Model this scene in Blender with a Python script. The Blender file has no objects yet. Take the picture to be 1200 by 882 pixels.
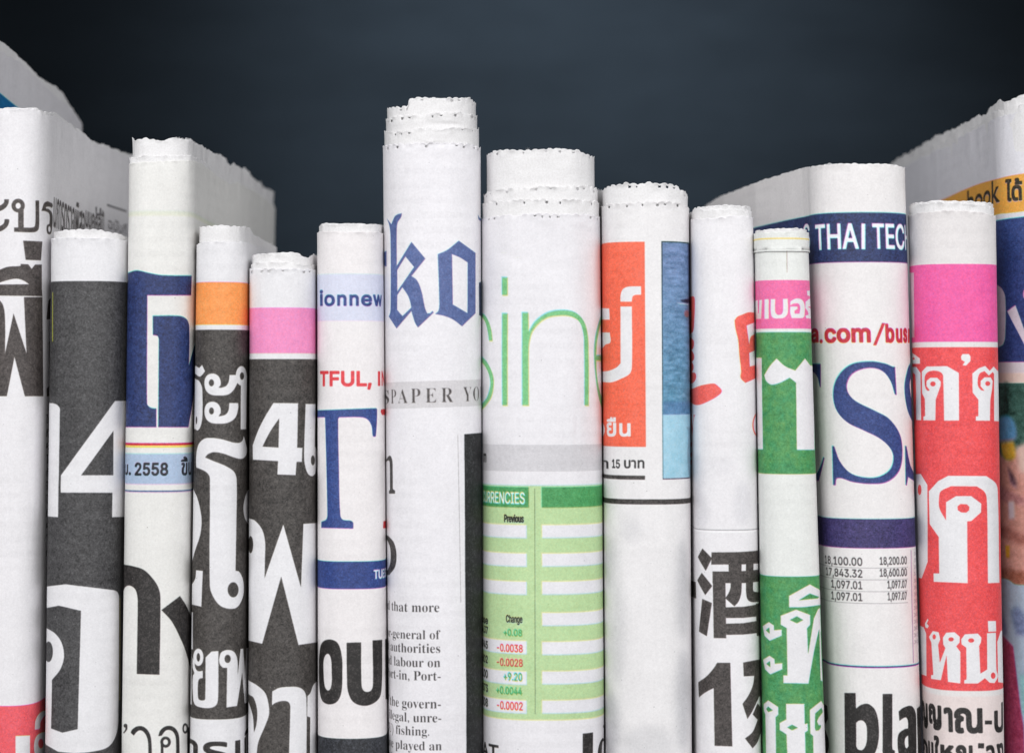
import bpy, math, os
import numpy as np

# ------------------------------------------------------------------ units
# Lengths are worked out in "units": one unit is 0.2116 mm at the fronts of the papers.
S = 0.0002116
D = 2126.0            # camera to the fronts of the papers, in units
CX, CY = 600.0, 441.0 # optical axis in the photograph
ZB = -1100.0          # level of the table under the papers, relative to the camera axis
rng = np.random.default_rng(7)
sc = bpy.context.scene
col = sc.collection

# ------------------------------------------------------------------ camera
cam = bpy.data.cameras.new('camera')
camo = bpy.data.objects.new('camera', cam); col.objects.link(camo); sc.camera = camo
cam.sensor_width = 36.0
cam.lens = 36.0 * D / 1200.0
cam.clip_start = 0.01; cam.clip_end = 20
camo.location = (0, -D * S, -ZB * S)
camo.rotation_euler = (math.pi / 2, 0, 0)
cam.dof.use_dof = True
cam.dof.focus_distance = D * S * 1.008
cam.dof.aperture_fstop = 13.0
sc.view_settings.view_transform = 'Standard'
sc.view_settings.look = 'None'
sc.view_settings.exposure = 0.0
sc.view_settings.gamma = 1.0

# ------------------------------------------------------------------ world and lamps
w = bpy.data.worlds.new('World'); sc.world = w; w.use_nodes = True
w.node_tree.nodes['Background'].inputs[0].default_value = (0.80, 0.88, 1.0, 1)
w.node_tree.nodes['Background'].inputs[1].default_value = 0.08

def area(name, loc, target, size, power, color=(1, 1, 1), spread=180):
    l = bpy.data.lights.new(name, 'AREA'); l.energy = power; l.color = color
    l.shape = 'RECTANGLE'; l.size = size[0]; l.size_y = size[1]
    l.spread = math.radians(spread)
    o = bpy.data.objects.new(name, l); col.objects.link(o)
    o.location = loc
    from mathutils import Vector
    d = Vector(target) - Vector(loc)
    o.rotation_euler = d.to_track_quat('-Z', 'Y').to_euler()
    return o
zc = -ZB * S
area('softbox_left', (-0.46, -1.22, zc + 0.42), (0, 0, zc), (0.6, 0.6), 7.3, (1, 0.99, 0.982))
area('softbox_right', (0.46, -1.22, zc + 0.42), (0, 0, zc), (0.6, 0.6), 7.3, (1, 0.99, 0.982))
area('softbox_low', (0.0, -1.25, zc - 0.12), (0, 0, zc), (0.9, 0.3), 2.4, (1, 0.99, 0.982))
area('softbox_high_left', (-0.85, -0.50, zc + 0.85), (0, 0.08, zc), (0.6, 0.6), 5.2, (0.98, 0.99, 1.0))
area('softbox_high_right', (0.85, -0.50, zc + 0.85), (0, 0.08, zc), (0.6, 0.6), 5.2, (0.98, 0.99, 1.0))

sp = bpy.data.lights.new('backdrop_spot', 'SPOT'); sp.energy = 215.0; sp.color = (0.86, 0.94, 1.0)
sp.spot_size = math.radians(44); sp.spot_blend = 1.0; sp.shadow_soft_size = 0.12
spo = bpy.data.objects.new('backdrop_spot', sp); col.objects.link(spo)
spo.location = (0.02, 0.35, zc + 0.95)
from mathutils import Vector
spo.rotation_euler = (Vector((0.045, 1.10, zc + 0.25)) - spo.location).to_track_quat('-Z', 'Y').to_euler()

# ------------------------------------------------------------------ materials
def newmat(name):
    m = bpy.data.materials.new(name); m.use_nodes = True
    nt = m.node_tree; b = nt.nodes['Principled BSDF']
    return m, nt, b

def paper_bump(nt, b, strength=0.27):
    N = nt.nodes; L = nt.links
    uv = N.new('ShaderNodeUVMap'); uv.uv_map = 'mm'
    mp = N.new('ShaderNodeMapping'); L.new(uv.outputs[0], mp.inputs[0])
    mp.inputs['Scale'].default_value = (3.2, 0.35, 1)      # long vertical ripples
    n1 = N.new('ShaderNodeTexNoise'); n1.inputs['Scale'].default_value = 0.35; n1.inputs['Detail'].default_value = 4
    L.new(mp.outputs[0], n1.inputs['Vector'])
    n2 = N.new('ShaderNodeTexNoise'); n2.inputs['Scale'].default_value = 5.0; n2.inputs['Detail'].default_value = 6
    n2.inputs['Roughness'].default_value = 0.7
    L.new(uv.outputs[0], n2.inputs['Vector'])
    n3 = N.new('ShaderNodeTexNoise'); n3.inputs['Scale'].default_value = 0.12; n3.inputs['Detail'].default_value = 3
    L.new(uv.outputs[0], n3.inputs['Vector'])
    b1 = N.new('ShaderNodeBump'); b1.inputs['Strength'].default_value = strength * 0.55; b1.inputs['Distance'].default_value = 0.00035
    b2 = N.new('ShaderNodeBump'); b2.inputs['Strength'].default_value = strength * 0.9; b2.inputs['Distance'].default_value = 0.00006
    b3 = N.new('ShaderNodeBump'); b3.inputs['Strength'].default_value = strength; b3.inputs['Distance'].default_value = 0.0010
    L.new(n3.outputs[0], b3.inputs['Height'])
    L.new(n1.outputs[0], b1.inputs['Height']); L.new(b3.outputs[0], b1.inputs['Normal'])
    L.new(n2.outputs[0], b2.inputs['Height']); L.new(b1.outputs[0], b2.inputs['Normal'])
    L.new(b2.outputs[0], b.inputs['Normal'])
    b.inputs['Roughness'].default_value = 0.60
    b.inputs['Specular IOR Level'].default_value = 0.5

def image_mat(name, img):
    m, nt, b = newmat(name)
    t = nt.nodes.new('ShaderNodeTexImage'); t.image = img; t.extension = 'EXTEND'; t.interpolation = 'Cubic'
    uv = nt.nodes.new('ShaderNodeUVMap'); uv.uv_map = 'print'
    nt.links.new(uv.outputs[0], t.inputs[0]); nt.links.new(t.outputs[0], b.inputs['Base Color'])
    paper_bump(nt, b)
    return m

def plain_paper():
    m, nt, b = newmat('unprinted_newsprint')
    N = nt.nodes; L = nt.links
    uv = N.new('ShaderNodeUVMap'); uv.uv_map = 'mm'
    n = N.new('ShaderNodeTexNoise'); n.inputs['Scale'].default_value = 2.2; n.inputs['Detail'].default_value = 5
    L.new(uv.outputs[0], n.inputs['Vector'])
    r = N.new('ShaderNodeValToRGB')
    r.color_ramp.elements[0].position = 0.3; r.color_ramp.elements[0].color = (0.73, 0.72, 0.72, 1)
    r.color_ramp.elements[1].position = 0.6; r.color_ramp.elements[1].color = (0.81, 0.80, 0.81, 1)
    L.new(n.outputs[0], r.inputs[0]); L.new(r.outputs[0], b.inputs['Base Color'])
    paper_bump(nt, b, 0.6)
    return m
PLAIN = plain_paper()

# ------------------------------------------------------------------ noise
def vnoise(x, y, seed=0):
    r = np.random.default_rng(seed); g = r.random((64, 64))
    xi = np.floor(x).astype(int); yi = np.floor(y).astype(int)
    fx = x - xi; fy = y - yi
    fx = fx * fx * (3 - 2 * fx); fy = fy * fy * (3 - 2 * fy)
    a = g[yi % 64, xi % 64]; b = g[yi % 64, (xi + 1) % 64]
    c = g[(yi + 1) % 64, xi % 64]; d = g[(yi + 1) % 64, (xi + 1) % 64]
    return (a * (1 - fx) + b * fx) * (1 - fy) + (c * (1 - fx) + d * fx) * fy - 0.5

# ------------------------------------------------------------------ cross-section of a folded paper
class Profile:
    """Plan view from the back of the left side round the fold to the back of the right side."""
    def __init__(s, p, inset=0.0, step=2.0):
        s.p = p
        w0 = p['w0'] - inset; rd = max(p['rd'] - inset * 0.6, 3); n = p.get('n', 2.45)
        th = np.linspace(-math.pi / 2, math.pi / 2, 400)
        sn = np.sin(th); cs = np.cos(th)
        X = np.sign(sn) * np.abs(sn) ** (2 / n) * w0
        Y = rd * (1 - np.abs(cs) ** (2 / n)) + inset
        L = p['deep'] - inset * 0.3
        if p.get('roll'):
            Xb = X[::-1]; Yb = 2 * rd + inset - (Y[::-1] - inset)
            h = len(Xb) // 2
            # the loop starts at the middle of the back
            left = np.stack([Xb[h:], Yb[h:]], 1); right = np.stack([Xb[:h], Yb[:h]], 1)
            P = np.concatenate([left, np.stack([X, Y], 1), right])
        else:
            yl = np.linspace(L, Y[0] + 1, 60); yr = np.linspace(Y[-1] + 1, L, 60)
            xl = np.full_like(yl, X[0]); xr = np.full_like(yr, X[-1])
            if 'lflank' in p:
                f = np.array(p['lflank'], float); xl = xl + np.interp(yl, f[:, 0], f[:, 1])
            if 'wavy' in p:
                a = p['wavy']
                xl = xl + a * np.sin(yl / 90.0 + 1) * np.clip((yl - rd) / 120, 0, 1)
                xr = xr - a * np.sin(yr / 80.0) * np.clip((yr - rd) / 120, 0, 1)
            P = np.concatenate([np.stack([xl, yl], 1), np.stack([X, Y], 1), np.stack([xr, yr], 1)])
        seg = np.hypot(*np.diff(P, axis=0).T); keep = np.r_[True, seg > 1e-6]
        P = P[keep]; seg = np.hypot(*np.diff(P, axis=0).T)
        u = np.r_[0, np.cumsum(seg)]
        mid = np.interp(0, P[np.abs(P[:, 1] - inset) < rd * 0.5][:, 0], u[np.abs(P[:, 1] - inset) < rd * 0.5])
        u = u - mid
        # resample: fine round the fold, coarse on the sides
        uf = w0 + rd
        a = np.arange(max(u[0], -uf), min(u[-1], uf), step)
        lo = np.arange(u[0], a[0] - 2, 7.0) if u[0] < a[0] - 3 else np.array([])
        hi = np.r_[np.arange(a[-1] + 4, u[-1] - 3, 7.0), u[-1]] if u[-1] > a[-1] + 5 else np.array([u[-1]])
        s.u = np.concatenate([lo, a, hi])
        s.x = np.interp(s.u, u, P[:, 0]); s.y = np.interp(s.u, u, P[:, 1])
        s.k = 1 + (s.y + p['y0']) / D
        tx = np.gradient(s.x, s.u); ty = np.gradient(s.y, s.u)
        l = np.hypot(tx, ty) + 1e-9
        s.nx, s.ny = ty / l, -tx / l       # outward normal
        # outward at the front must be -y
        i0 = np.argmin(np.abs(s.u))
        if s.ny[i0] > 0: s.nx, s.ny = -s.nx, -s.ny
    def px(s, z):
        p = s.p
        return CX + (p['xc'](z) + s.x * p['sc'](z)) / s.k

def setup(p):
    """Solve centre line and half width so that the paper spans the measured edges."""
    p.setdefault('y0', 0.0); p.setdefault('deep', 640.0)
    anchors = []
    (L1, R1), (L2, R2) = p['e1'], p['e2']
    wm = (R1 - L1 + R2 - L2) / 4
    p['w0'] = wm; p.setdefault('rd', min(0.85 * wm, 48.0))
    for (L, R, py) in ((L1, R1, 300.0), (L2, R2, 850.0)):
        c = (L + R) / 2 - CX; hw = (R - L) / 2
        for it in range(8):
            p['xc'] = lambda z, c=c: c
            p['sc'] = lambda z, hw=hw: hw / p['w0']
            pr = Profile(p); px = pr.px(0)
            m = np.abs(pr.u) < p['w0'] + p['rd'] * 0.9
            ua = p['w0'] * 0.0 + pr.u
            lo = px[m].min() if (L + R) / 2 < CX else px[m][0]
            hi = px[m].max() if (L + R) / 2 > CX else px[m][-1]
            if p.get('roll'):
                lo, hi = px[m].min(), px[m].max()
            c += ((L + R) / 2 - (lo + hi) / 2); hw *= (R - L) / (hi - lo)
        anchors.append((CY - py, c, hw))
    (za, ca, ha), (zb, cb, hb) = anchors
    p['xc'] = lambda z: ca + (cb - ca) * (z - za) / (zb - za)
    p['sc'] = lambda z: (ha + (hb - ha) * (z - za) / (zb - za)) / p['w0']
    p['prof'] = Profile(p, 0, 1.0)
    px = p['prof'].px(0)
    if p.get('roll'):
        m = np.abs(p['prof'].u) < p['w0'] + p['rd']
        idx = np.where(m)[0]; i = idx[np.argmin(px[idx])]; j = idx[np.argmax(px[idx])]
    else:
        i, j = int(np.argmin(px)), int(np.argmax(px))
        # the visible run: monotonic around the front
        f = int(np.argmin(np.abs(p['prof'].u)))
        i = f
        while i > 0 and px[i - 1] < px[i]: i -= 1
        j = f
        while j < len(px) - 1 and px[j + 1] > px[j]: j += 1
    p['vis'] = (i, j)
    return p

def unproject(p, pts):
    """photograph pixels -> (u, z) on the paper's surface"""
    pr = p['prof']; i, j = p['vis']; out = np.empty((len(pts), 2))
    U = pr.u[i:j + 1]; K = pr.k[i:j + 1]
    for n, (x, y) in enumerate(pts):
        z = (CY - y) * 1.02
        for it in range(2):
            P = pr.px(z)[i:j + 1]
            u = np.interp(x, P, U); k = np.interp(x, P, K)
            z = (CY - y) * k
        if x < P[0]: u -= (P[0] - x) * 1.3
        if x > P[-1]: u += (x - P[-1]) * 1.3
        out[n] = (u, z)
    return out

# ------------------------------------------------------------------ print shop: rasterise ink into the sheet's own flat layout
FONTS = {}
def get_font(key):
    if key not in FONTS:
        f = None
        if key == 'grotesque':
            try:
                f = bpy.data.fonts.load(os.path.join(bpy.utils.system_resource('DATAFILES'), 'fonts', 'Inter.woff2'))
            except Exception:
                f = None
        FONTS[key] = f
    return FONTS[key]

GLY = {}
def glyph_edges(s, font):
    key = (s, font)
    if key in GLY: return GLY[key]
    c = bpy.data.curves.new('ink', 'FONT'); c.body = s; c.size = 100; c.resolution_u = 6; c.fill_mode = 'NONE'
    f = get_font(font)
    if f: c.font = f
    o = bpy.data.objects.new('ink', c); col.objects.link(o)
    dg = bpy.context.evaluated_depsgraph_get(); dg.update()
    ev = o.evaluated_get(dg); m = ev.to_mesh()
    V = np.array([v.co[:2] for v in m.vertices]) if len(m.vertices) else np.zeros((0, 2))
    nxt = {}
    n = len(V); link = set()
    for e in m.edges:
        a, c_ = e.vertices; link.add((min(a, c_), max(a, c_)))
    out = []; st = 0
    for k in range(n):                        # each outline is a run of consecutive vertices, closed by an edge back to its start
        if (k, k + 1) not in link:
            out += [(t, t + 1) for t in range(st, k)] + [(k, st)]; st = k + 1
    E = np.array([[V[a][0], V[a][1], V[c_][0], V[c_][1]] for a, c_ in out if a != c_]) if out else np.zeros((0, 4))
    ev.to_mesh_clear(); bpy.data.objects.remove(o); bpy.data.curves.remove(c)
    GLY[key] = E
    return E

def serif(s):
    o = ''
    for ch in s:
        if 'A' <= ch <= 'Z': o += chr(0x1D400 + ord(ch) - 65)
        elif 'a' <= ch <= 'z': o += chr(0x1D41A + ord(ch) - 97)
        else: o += ch
    return o

def smooth_poly(pts, sm):
    P = np.array(pts, float); n = len(P); out = []
    for i in range(n):
        a, b = P[i], P[(i + 1) % n]
        L = np.hypot(*(b - a))
        if not sm[i] and not sm[(i + 1) % n]:
            k = max(1, int(L / 3)); out += [a + (b - a) * t / k for t in range(k)]; continue
        def tan(j, default):
            if not sm[j]: return default
            t = P[(j + 1) % n] - P[(j - 1) % n]; return t / (np.hypot(*t) + 1e-9)
        d = (b - a) / (L + 1e-9)
        m0 = tan(i, d) * L; m1 = tan((i + 1) % n, d) * L
        k = max(4, int(L / 1.5)); k = min(k, 24)
        for q in range(k):
            t = q / k
            out.append((2*t**3-3*t*t+1)*a + (t**3-2*t*t+t)*m0 + (-2*t**3+3*t*t)*b + (t**3-t*t)*m1)
    return np.array(out)

def dil(m, r):
    q = 0.0; it = 0
    while q < r - 0.25:
        n = m.copy()
        n[1:] |= m[:-1]; n[:-1] |= m[1:]; n[:, 1:] |= m[:, :-1]; n[:, :-1] |= m[:, 1:]
        if it % 2:
            n[1:, 1:] |= m[:-1, :-1]; n[:-1, :-1] |= m[1:, 1:]; n[1:, :-1] |= m[:-1, 1:]; n[:-1, 1:] |= m[1:, :-1]
        m = n; q += 1.0 if it % 2 == 0 else 1.2; it += 1
    return m

def blur(a, r):
    r = int(max(1, r))
    for ax in (0, 1):
        for _ in range(2):
            c = np.cumsum(np.concatenate([np.repeat(a.take([0], ax), r + 1, ax), a, np.repeat(a.take([-1], ax), r, ax)], ax), ax, dtype=np.float64)
            n = a.shape[ax]
            a = (c.take(range(2 * r + 1, 2 * r + 1 + n), ax) - c.take(range(0, n), ax)) / (2 * r + 1)
    return a

_g = np.random.default_rng(3)
GRAIN = []
for rad in (1, 3, 1):
    t = blur(_g.normal(0, 1, (1024, 1024)), rad); GRAIN.append((t / t.std()).astype(np.float32))
def tile(t, H, W, oy, ox):
    t = np.roll(np.roll(t, oy, 0), ox, 1)
    return np.tile(t, (H // 1024 + 1, W // 1024 + 1))[:H, :W]

class Sheet:
    R = 2.5; SS = 3
    def __init__(s, p, paper=(228, 227, 230)):
        s.p = p; pr = p['prof']; i, j = p['vis']
        s.u0, s.u1 = pr.u[i] - 22, pr.u[j] + 22
        s.zt, s.zb = 345.0 if 'ztop' not in p else p['ztop'], -480.0
        s.W = int((s.u1 - s.u0) * s.R); s.H = int((s.zt - s.zb) * s.R)
        s.C = np.empty((s.H, s.W, 3), np.float32); s.C[:] = np.array(paper) / 255.0
        s.paper = np.array(paper) / 255.0
        s.fx = s.fy = 0.0; s.fs = 1.0; s.tilt = 0.0
    def frame(s, x0, y0, k): s.fx, s.fy, s.fs = x0, y0, k; return s
    def P(s, x, y): return (s.fx + x / s.fs, s.fy + y / s.fs)
    # --- raster of directed edges given in (u,z)
    def raster(s, E, color, alpha=1.0, grow=0.0, evenodd=False, soft=0):
        if len(E) == 0: return
        q = s.R * s.SS
        x0 = (E[:, 0] - s.u0) * q; y0 = (s.zt - E[:, 1]) * q; x1 = (E[:, 2] - s.u0) * q; y1 = (s.zt - E[:, 3]) * q
        pad = int(abs(grow) * q + 3 + soft * q * 2); SS = s.SS
        bx0 = max(0, int(min(x0.min(), x1.min())) - pad) // SS * SS; bx1 = min(s.W * SS, int(max(x0.max(), x1.max())) + pad)
        by0 = max(0, int(min(y0.min(), y1.min())) - pad) // SS * SS; by1 = min(s.H * SS, int(max(y0.max(), y1.max())) + pad)
        w = (bx1 - bx0 + SS - 1) // SS * SS; h = (by1 - by0 + SS - 1) // SS * SS
        w = min(w, s.W * SS - bx0); h = min(h, s.H * SS - by0)
        if w <= 0 or h <= 0: return
        up = y1 < y0
        ya = np.minimum(y0, y1); yb = np.maximum(y0, y1)
        xa = np.where(up, x1, x0); xb = np.where(up, x0, x1)
        ra = np.clip(np.ceil(ya - 0.5 - by0), 0, h).astype(int); rb = np.clip(np.ceil(yb - 0.5 - by0), 0, h).astype(int)
        cnt = rb - ra; m = cnt > 0
        if not m.any(): return
        idx = np.repeat(np.where(m)[0], cnt[m])
        st = np.repeat(np.cumsum(cnt[m]) - cnt[m], cnt[m])
        row = ra[idx] + np.arange(len(idx)) - st
        yy = row + 0.5 + by0
        xx = xa[idx] + (xb[idx] - xa[idx]) * (yy - ya[idx]) / (yb[idx] - ya[idx])
        c = np.clip(np.ceil(xx - 0.5 - bx0), 0, w).astype(int)
        A = np.zeros((h, w + 1), np.int32)
        np.add.at(A, (row, c), 1 if evenodd else np.where(up[idx], 1, -1))
        A = np.cumsum(A, 1)[:, :w]
        M = (A % 2 == 1) if evenodd else (A != 0)
        g = abs(grow) * q
        if g > 0.3: M = dil(M, g) if grow > 0 else ~dil(~M, g)
        cov = M.reshape(h // SS, SS, w // SS, SS).mean((1, 3)).astype(np.float32)
        if soft: cov = blur(cov, soft * s.R)
        cov = (cov * alpha)[..., None]
        ry, rx = by0 // SS, bx0 // SS
        T = s.C[ry:ry + cov.shape[0], rx:rx + cov.shape[1]]
        T[:] = T * (1 - cov) + np.array(color, np.float32) / 255.0 * cov
    def loops(s, L, color, **kw):
        E = [np.concatenate([l, np.roll(l, -1, 0)], 1) for l in L]
        s.raster(np.concatenate(E), color, evenodd=True, **kw)
    def poly(s, color, *strs, **kw):
        """each string is one loop: 'x,y x,y~ ...' (~ = smooth point); further loops are holes.
           'o cx cy rx ry' is an ellipse."""
        L = []
        for t in strs:
            if t.startswith('o '):
                cx, cy, rx, ry = map(float, t[2:].split())
                a = np.linspace(0, 2 * math.pi, 40, endpoint=False)
                P = np.stack([cx + rx * np.cos(a), cy + ry * np.sin(a)], 1)
            else:
                pts = []; sm = []
                for q in t.split():
                    sm.append(q.endswith('~')); a, b = q.rstrip('~').split(','); pts.append((float(a), float(b)))
                P = np.array(pts)
                P = smooth_poly(P / s.fs, sm) * s.fs
            P = np.stack([s.fx + P[:, 0] / s.fs, s.fy + P[:, 1] / s.fs], 1)
            L.append(unproject(s.p, P))
        s.loops(L, color, **kw)
    def band(s, y0, y1, color, x0=None, x1=None, tilt=0.0, **kw):
        """straight rule or band across the sheet; y measured at the front of the fold"""
        k = 1 + (s.p['y0']) / D
        ua = s.u0 - 5 if x0 is None else unproject(s.p, [(x0, (y0 + y1) / 2)])[0, 0]
        ub = s.u1 + 5 if x1 is None else unproject(s.p, [(x1, (y0 + y1) / 2)])[0, 0]
        za, zb = (CY - y0) * k, (CY - y1) * k
        a = np.array([[ua, za + ua * tilt], [ub, za + ub * tilt], [ub, zb + ub * tilt], [ua, zb + ua * tilt]])
        s.loops([a], color, **kw)
    def text(s, t, color, x0=None, x1=None, y0=0, y1=0, font='hum', grow=0.0, aspect=None, tilt=0.0, ref=None, **kw):
        """text whose ink box runs from pixel x0 to x1 and y0 (top) to y1 (bottom);
           with only one of x0/x1 the width follows from aspect (x natural width)"""
        E = glyph_edges(t, font)
        if len(E) == 0: return
        R = glyph_edges(ref, font) if ref else E
        gx0, gx1 = min(E[:, 0].min(), E[:, 2].min()), max(E[:, 0].max(), E[:, 2].max())
        gy0, gy1 = min(R[:, 1].min(), R[:, 3].min()), max(R[:, 1].max(), R[:, 3].max())
        ym = (y0 + y1) / 2; k = 1 + s.p['y0'] / D
        # height in surface units at the text's own depth
        xr = x0 if x0 is not None else x1
        xm = (x0 + x1) / 2 if (x0 is not None and x1 is not None) else xr
        zt = unproject(s.p, [(xm, y0)])[0, 1]; zb = unproject(s.p, [(xm, y1)])[0, 1]
        if kw.pop('front', False): zt, zb = (CY - y0) * k, (CY - y1) * k
        sy = (zt - zb - 2 * grow) / (gy1 - gy0)
        ua = unproject(s.p, [(x0, ym)])[0, 0] if x0 is not None else None
        ub = unproject(s.p, [(x1, ym)])[0, 0] if x1 is not None else None
        if ua is None: ua = ub - (gx1 - gx0) * sy * aspect - 2 * grow
        if ub is None: ub = ua + (gx1 - gx0) * sy * aspect + 2 * grow
        sx = (ub - ua - 2 * grow) / (gx1 - gx0)
        F = E.copy()
        F[:, 0::2] = ua + grow + (E[:, 0::2] - gx0) * sx
        F[:, 1::2] = zb + grow + (E[:, 1::2] - gy0) * sy + (F[:, 0::2] - ua) * tilt
        s.raster(F, color, grow=grow, **kw)
    def letters(s, color, *items, **kw):
        for ch, x0, x1, y0, y1 in items: s.text(ch, color, x0, x1, y0, y1, **kw)
    def noise_tone(s, y0, y1, x0, x1, amp, scale, seed, tint=(1, 1, 1)):
        """ink mottling inside a pixel box (printed photographs, halftone clouds)"""
        a = unproject(s.p, [(x0, y0), (x1, y1)])
        c0, c1 = sorted(int((v - s.u0) * s.R) for v in a[:, 0]); r0, r1 = sorted(int((s.zt - v) * s.R) for v in a[:, 1])
        c0 = max(0, c0); r0 = max(0, r0); T = s.C[r0:r1, c0:c1]
        if T.size == 0: return
        yy, xx = np.mgrid[0:T.shape[0], 0:T.shape[1]].astype(np.float32)
        n = vnoise(xx / (scale[0] * s.R), yy / (scale[1] * s.R), seed) + 0.5 * vnoise(xx / (scale[0] * s.R) * 2.3, yy / (scale[1] * s.R) * 2.3, seed + 1)
        inked = np.clip((s.paper.mean() - T.mean(2)) * 5, 0, 1)
        T[:] = np.clip(T + (n * amp * inked)[..., None] * np.array(tint, np.float32), 0, 1)
    def finish(s, name, shift=0.45, seed=0, mott=0.024):
        """plates slightly out of register, ink grain, fibres, specks, then one image"""
        r = np.random.default_rng(seed + 100)
        ink = 1 - s.C
        K = ink.min(2) * 0.96
        cmy = ink - K[..., None]
        d = shift * s.R
        def sh(a, dy, dx):
            iy, ix = int(round(dy)), int(round(dx)); return np.roll(np.roll(a, iy, 0), ix, 1)
        cmy[..., 0] = sh(cmy[..., 0], -d * 1.2, -d)
        cmy[..., 1] = sh(cmy[..., 1], d * 0.6, d * 0.5)
        cmy[..., 2] = sh(cmy[..., 2], d * 1.2, d * 0.3)
        dens = np.clip((s.paper.mean() - s.C.mean(2)) / s.paper.mean(), 0, 1)
        C = 1 - (cmy + K[..., None])
        C = blur(C, 1) * 0.45 + C * 0.55
        H, W = s.H, s.W
        oy, ox = int(r.integers(0, 1024)), int(r.integers(0, 1024))
        g1, g2, col3 = (tile(t, H, W, oy, ox) for t in GRAIN)
        yy, xx = np.mgrid[0:(H + 3) // 4, 0:(W + 3) // 4].astype(np.float32) * 4
        slow = (vnoise(xx / 70, yy / 110, seed) + 0.6 * vnoise(xx / 23, yy / 31, seed + 5)) * 0.016 + vnoise(xx / 9.0, yy / 60, seed + 9) * 0.008
        row = np.clip(np.sin(yy / s.R * 2 * math.pi / 17.3 + seed) * 2, 0, 1) * np.clip(vnoise(xx / 160, yy / 150, seed + 21) * 5, 0, 1)
        slow -= row * (vnoise(xx / 5.0, yy / 8, seed + 23) + 0.5) * 0.022
        slow = np.repeat(np.repeat(slow, 4, 0), 4, 1)[:H, :W].astype(np.float32)
        amt = 0.011 + mott * np.clip(dens * 1.25, 0, 1)
        colour = (C.max(2) - C.min(2))
        for ch, (f1, f2) in enumerate(((1.0, 1.0), (1.0, -0.3), (1.0, -0.9))):
            C[..., ch] += g1 * amt * 0.7 + g2 * amt * 0.3 + col3 * f2 * 0.024 * colour
        C += slow[..., None]
        # paper specks
        for _ in range(int(H * W / 9000)):
            y, x = r.integers(0, H - 3), r.integers(0, W - 3)
            h, w_ = r.integers(1, 3), r.integers(1, 4)
            C[y:y + h, x:x + w_] -= r.uniform(0.05, 0.28) * (1 - dens[y, x])
            if dens[y, x] > 0.4: C[y:y + h, x:x + w_] += r.uniform(0.05, 0.3)
        C = np.clip(C, 0, 1)
        # sheen lifts dark ink under the lamps: the ink's own colour is a little deeper than it looks
        lin = np.where(C <= 0.04045, C / 12.92, ((C + 0.055) / 1.055) ** 2.4)
        lum = lin.mean(2, keepdims=True)
        lin = lin * np.clip((lum - 0.042 * np.clip((0.36 - lum) / 0.3, 0, 1)) / np.maximum(lum, 1e-3), 0.25, 1)
        C = np.where(lin <= 0.0031308, lin * 12.92, 1.055 * lin ** (1 / 2.4) - 0.055)
        img = bpy.data.images.new(name, W, H, alpha=False)
        A = np.ones((H, W, 4), np.float32); A[..., :3] = C[::-1]
        img.pixels.foreach_set(A.ravel()); img.update(); img.pack()
        return image_mat(name + '_paper', img)

# ------------------------------------------------------------------ sheets of paper as geometry
def teeth(u, seed, pitch=8.6):
    n = 400; r = np.random.default_rng(seed)
    x = np.cumsum(np.r_[-900, pitch * r.uniform(0.93, 1.07, n)])
    i = np.clip(np.searchsorted(x, u) - 1, 0, n - 1)
    t = (u - x[i]) / (x[i + 1] - x[i])
    h = r.uniform(0.6, 1.2, n + 1)
    return np.clip((1 - np.abs(2 * t - 1)) * 1.7, 0, 1) * h[i], t, i

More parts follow.
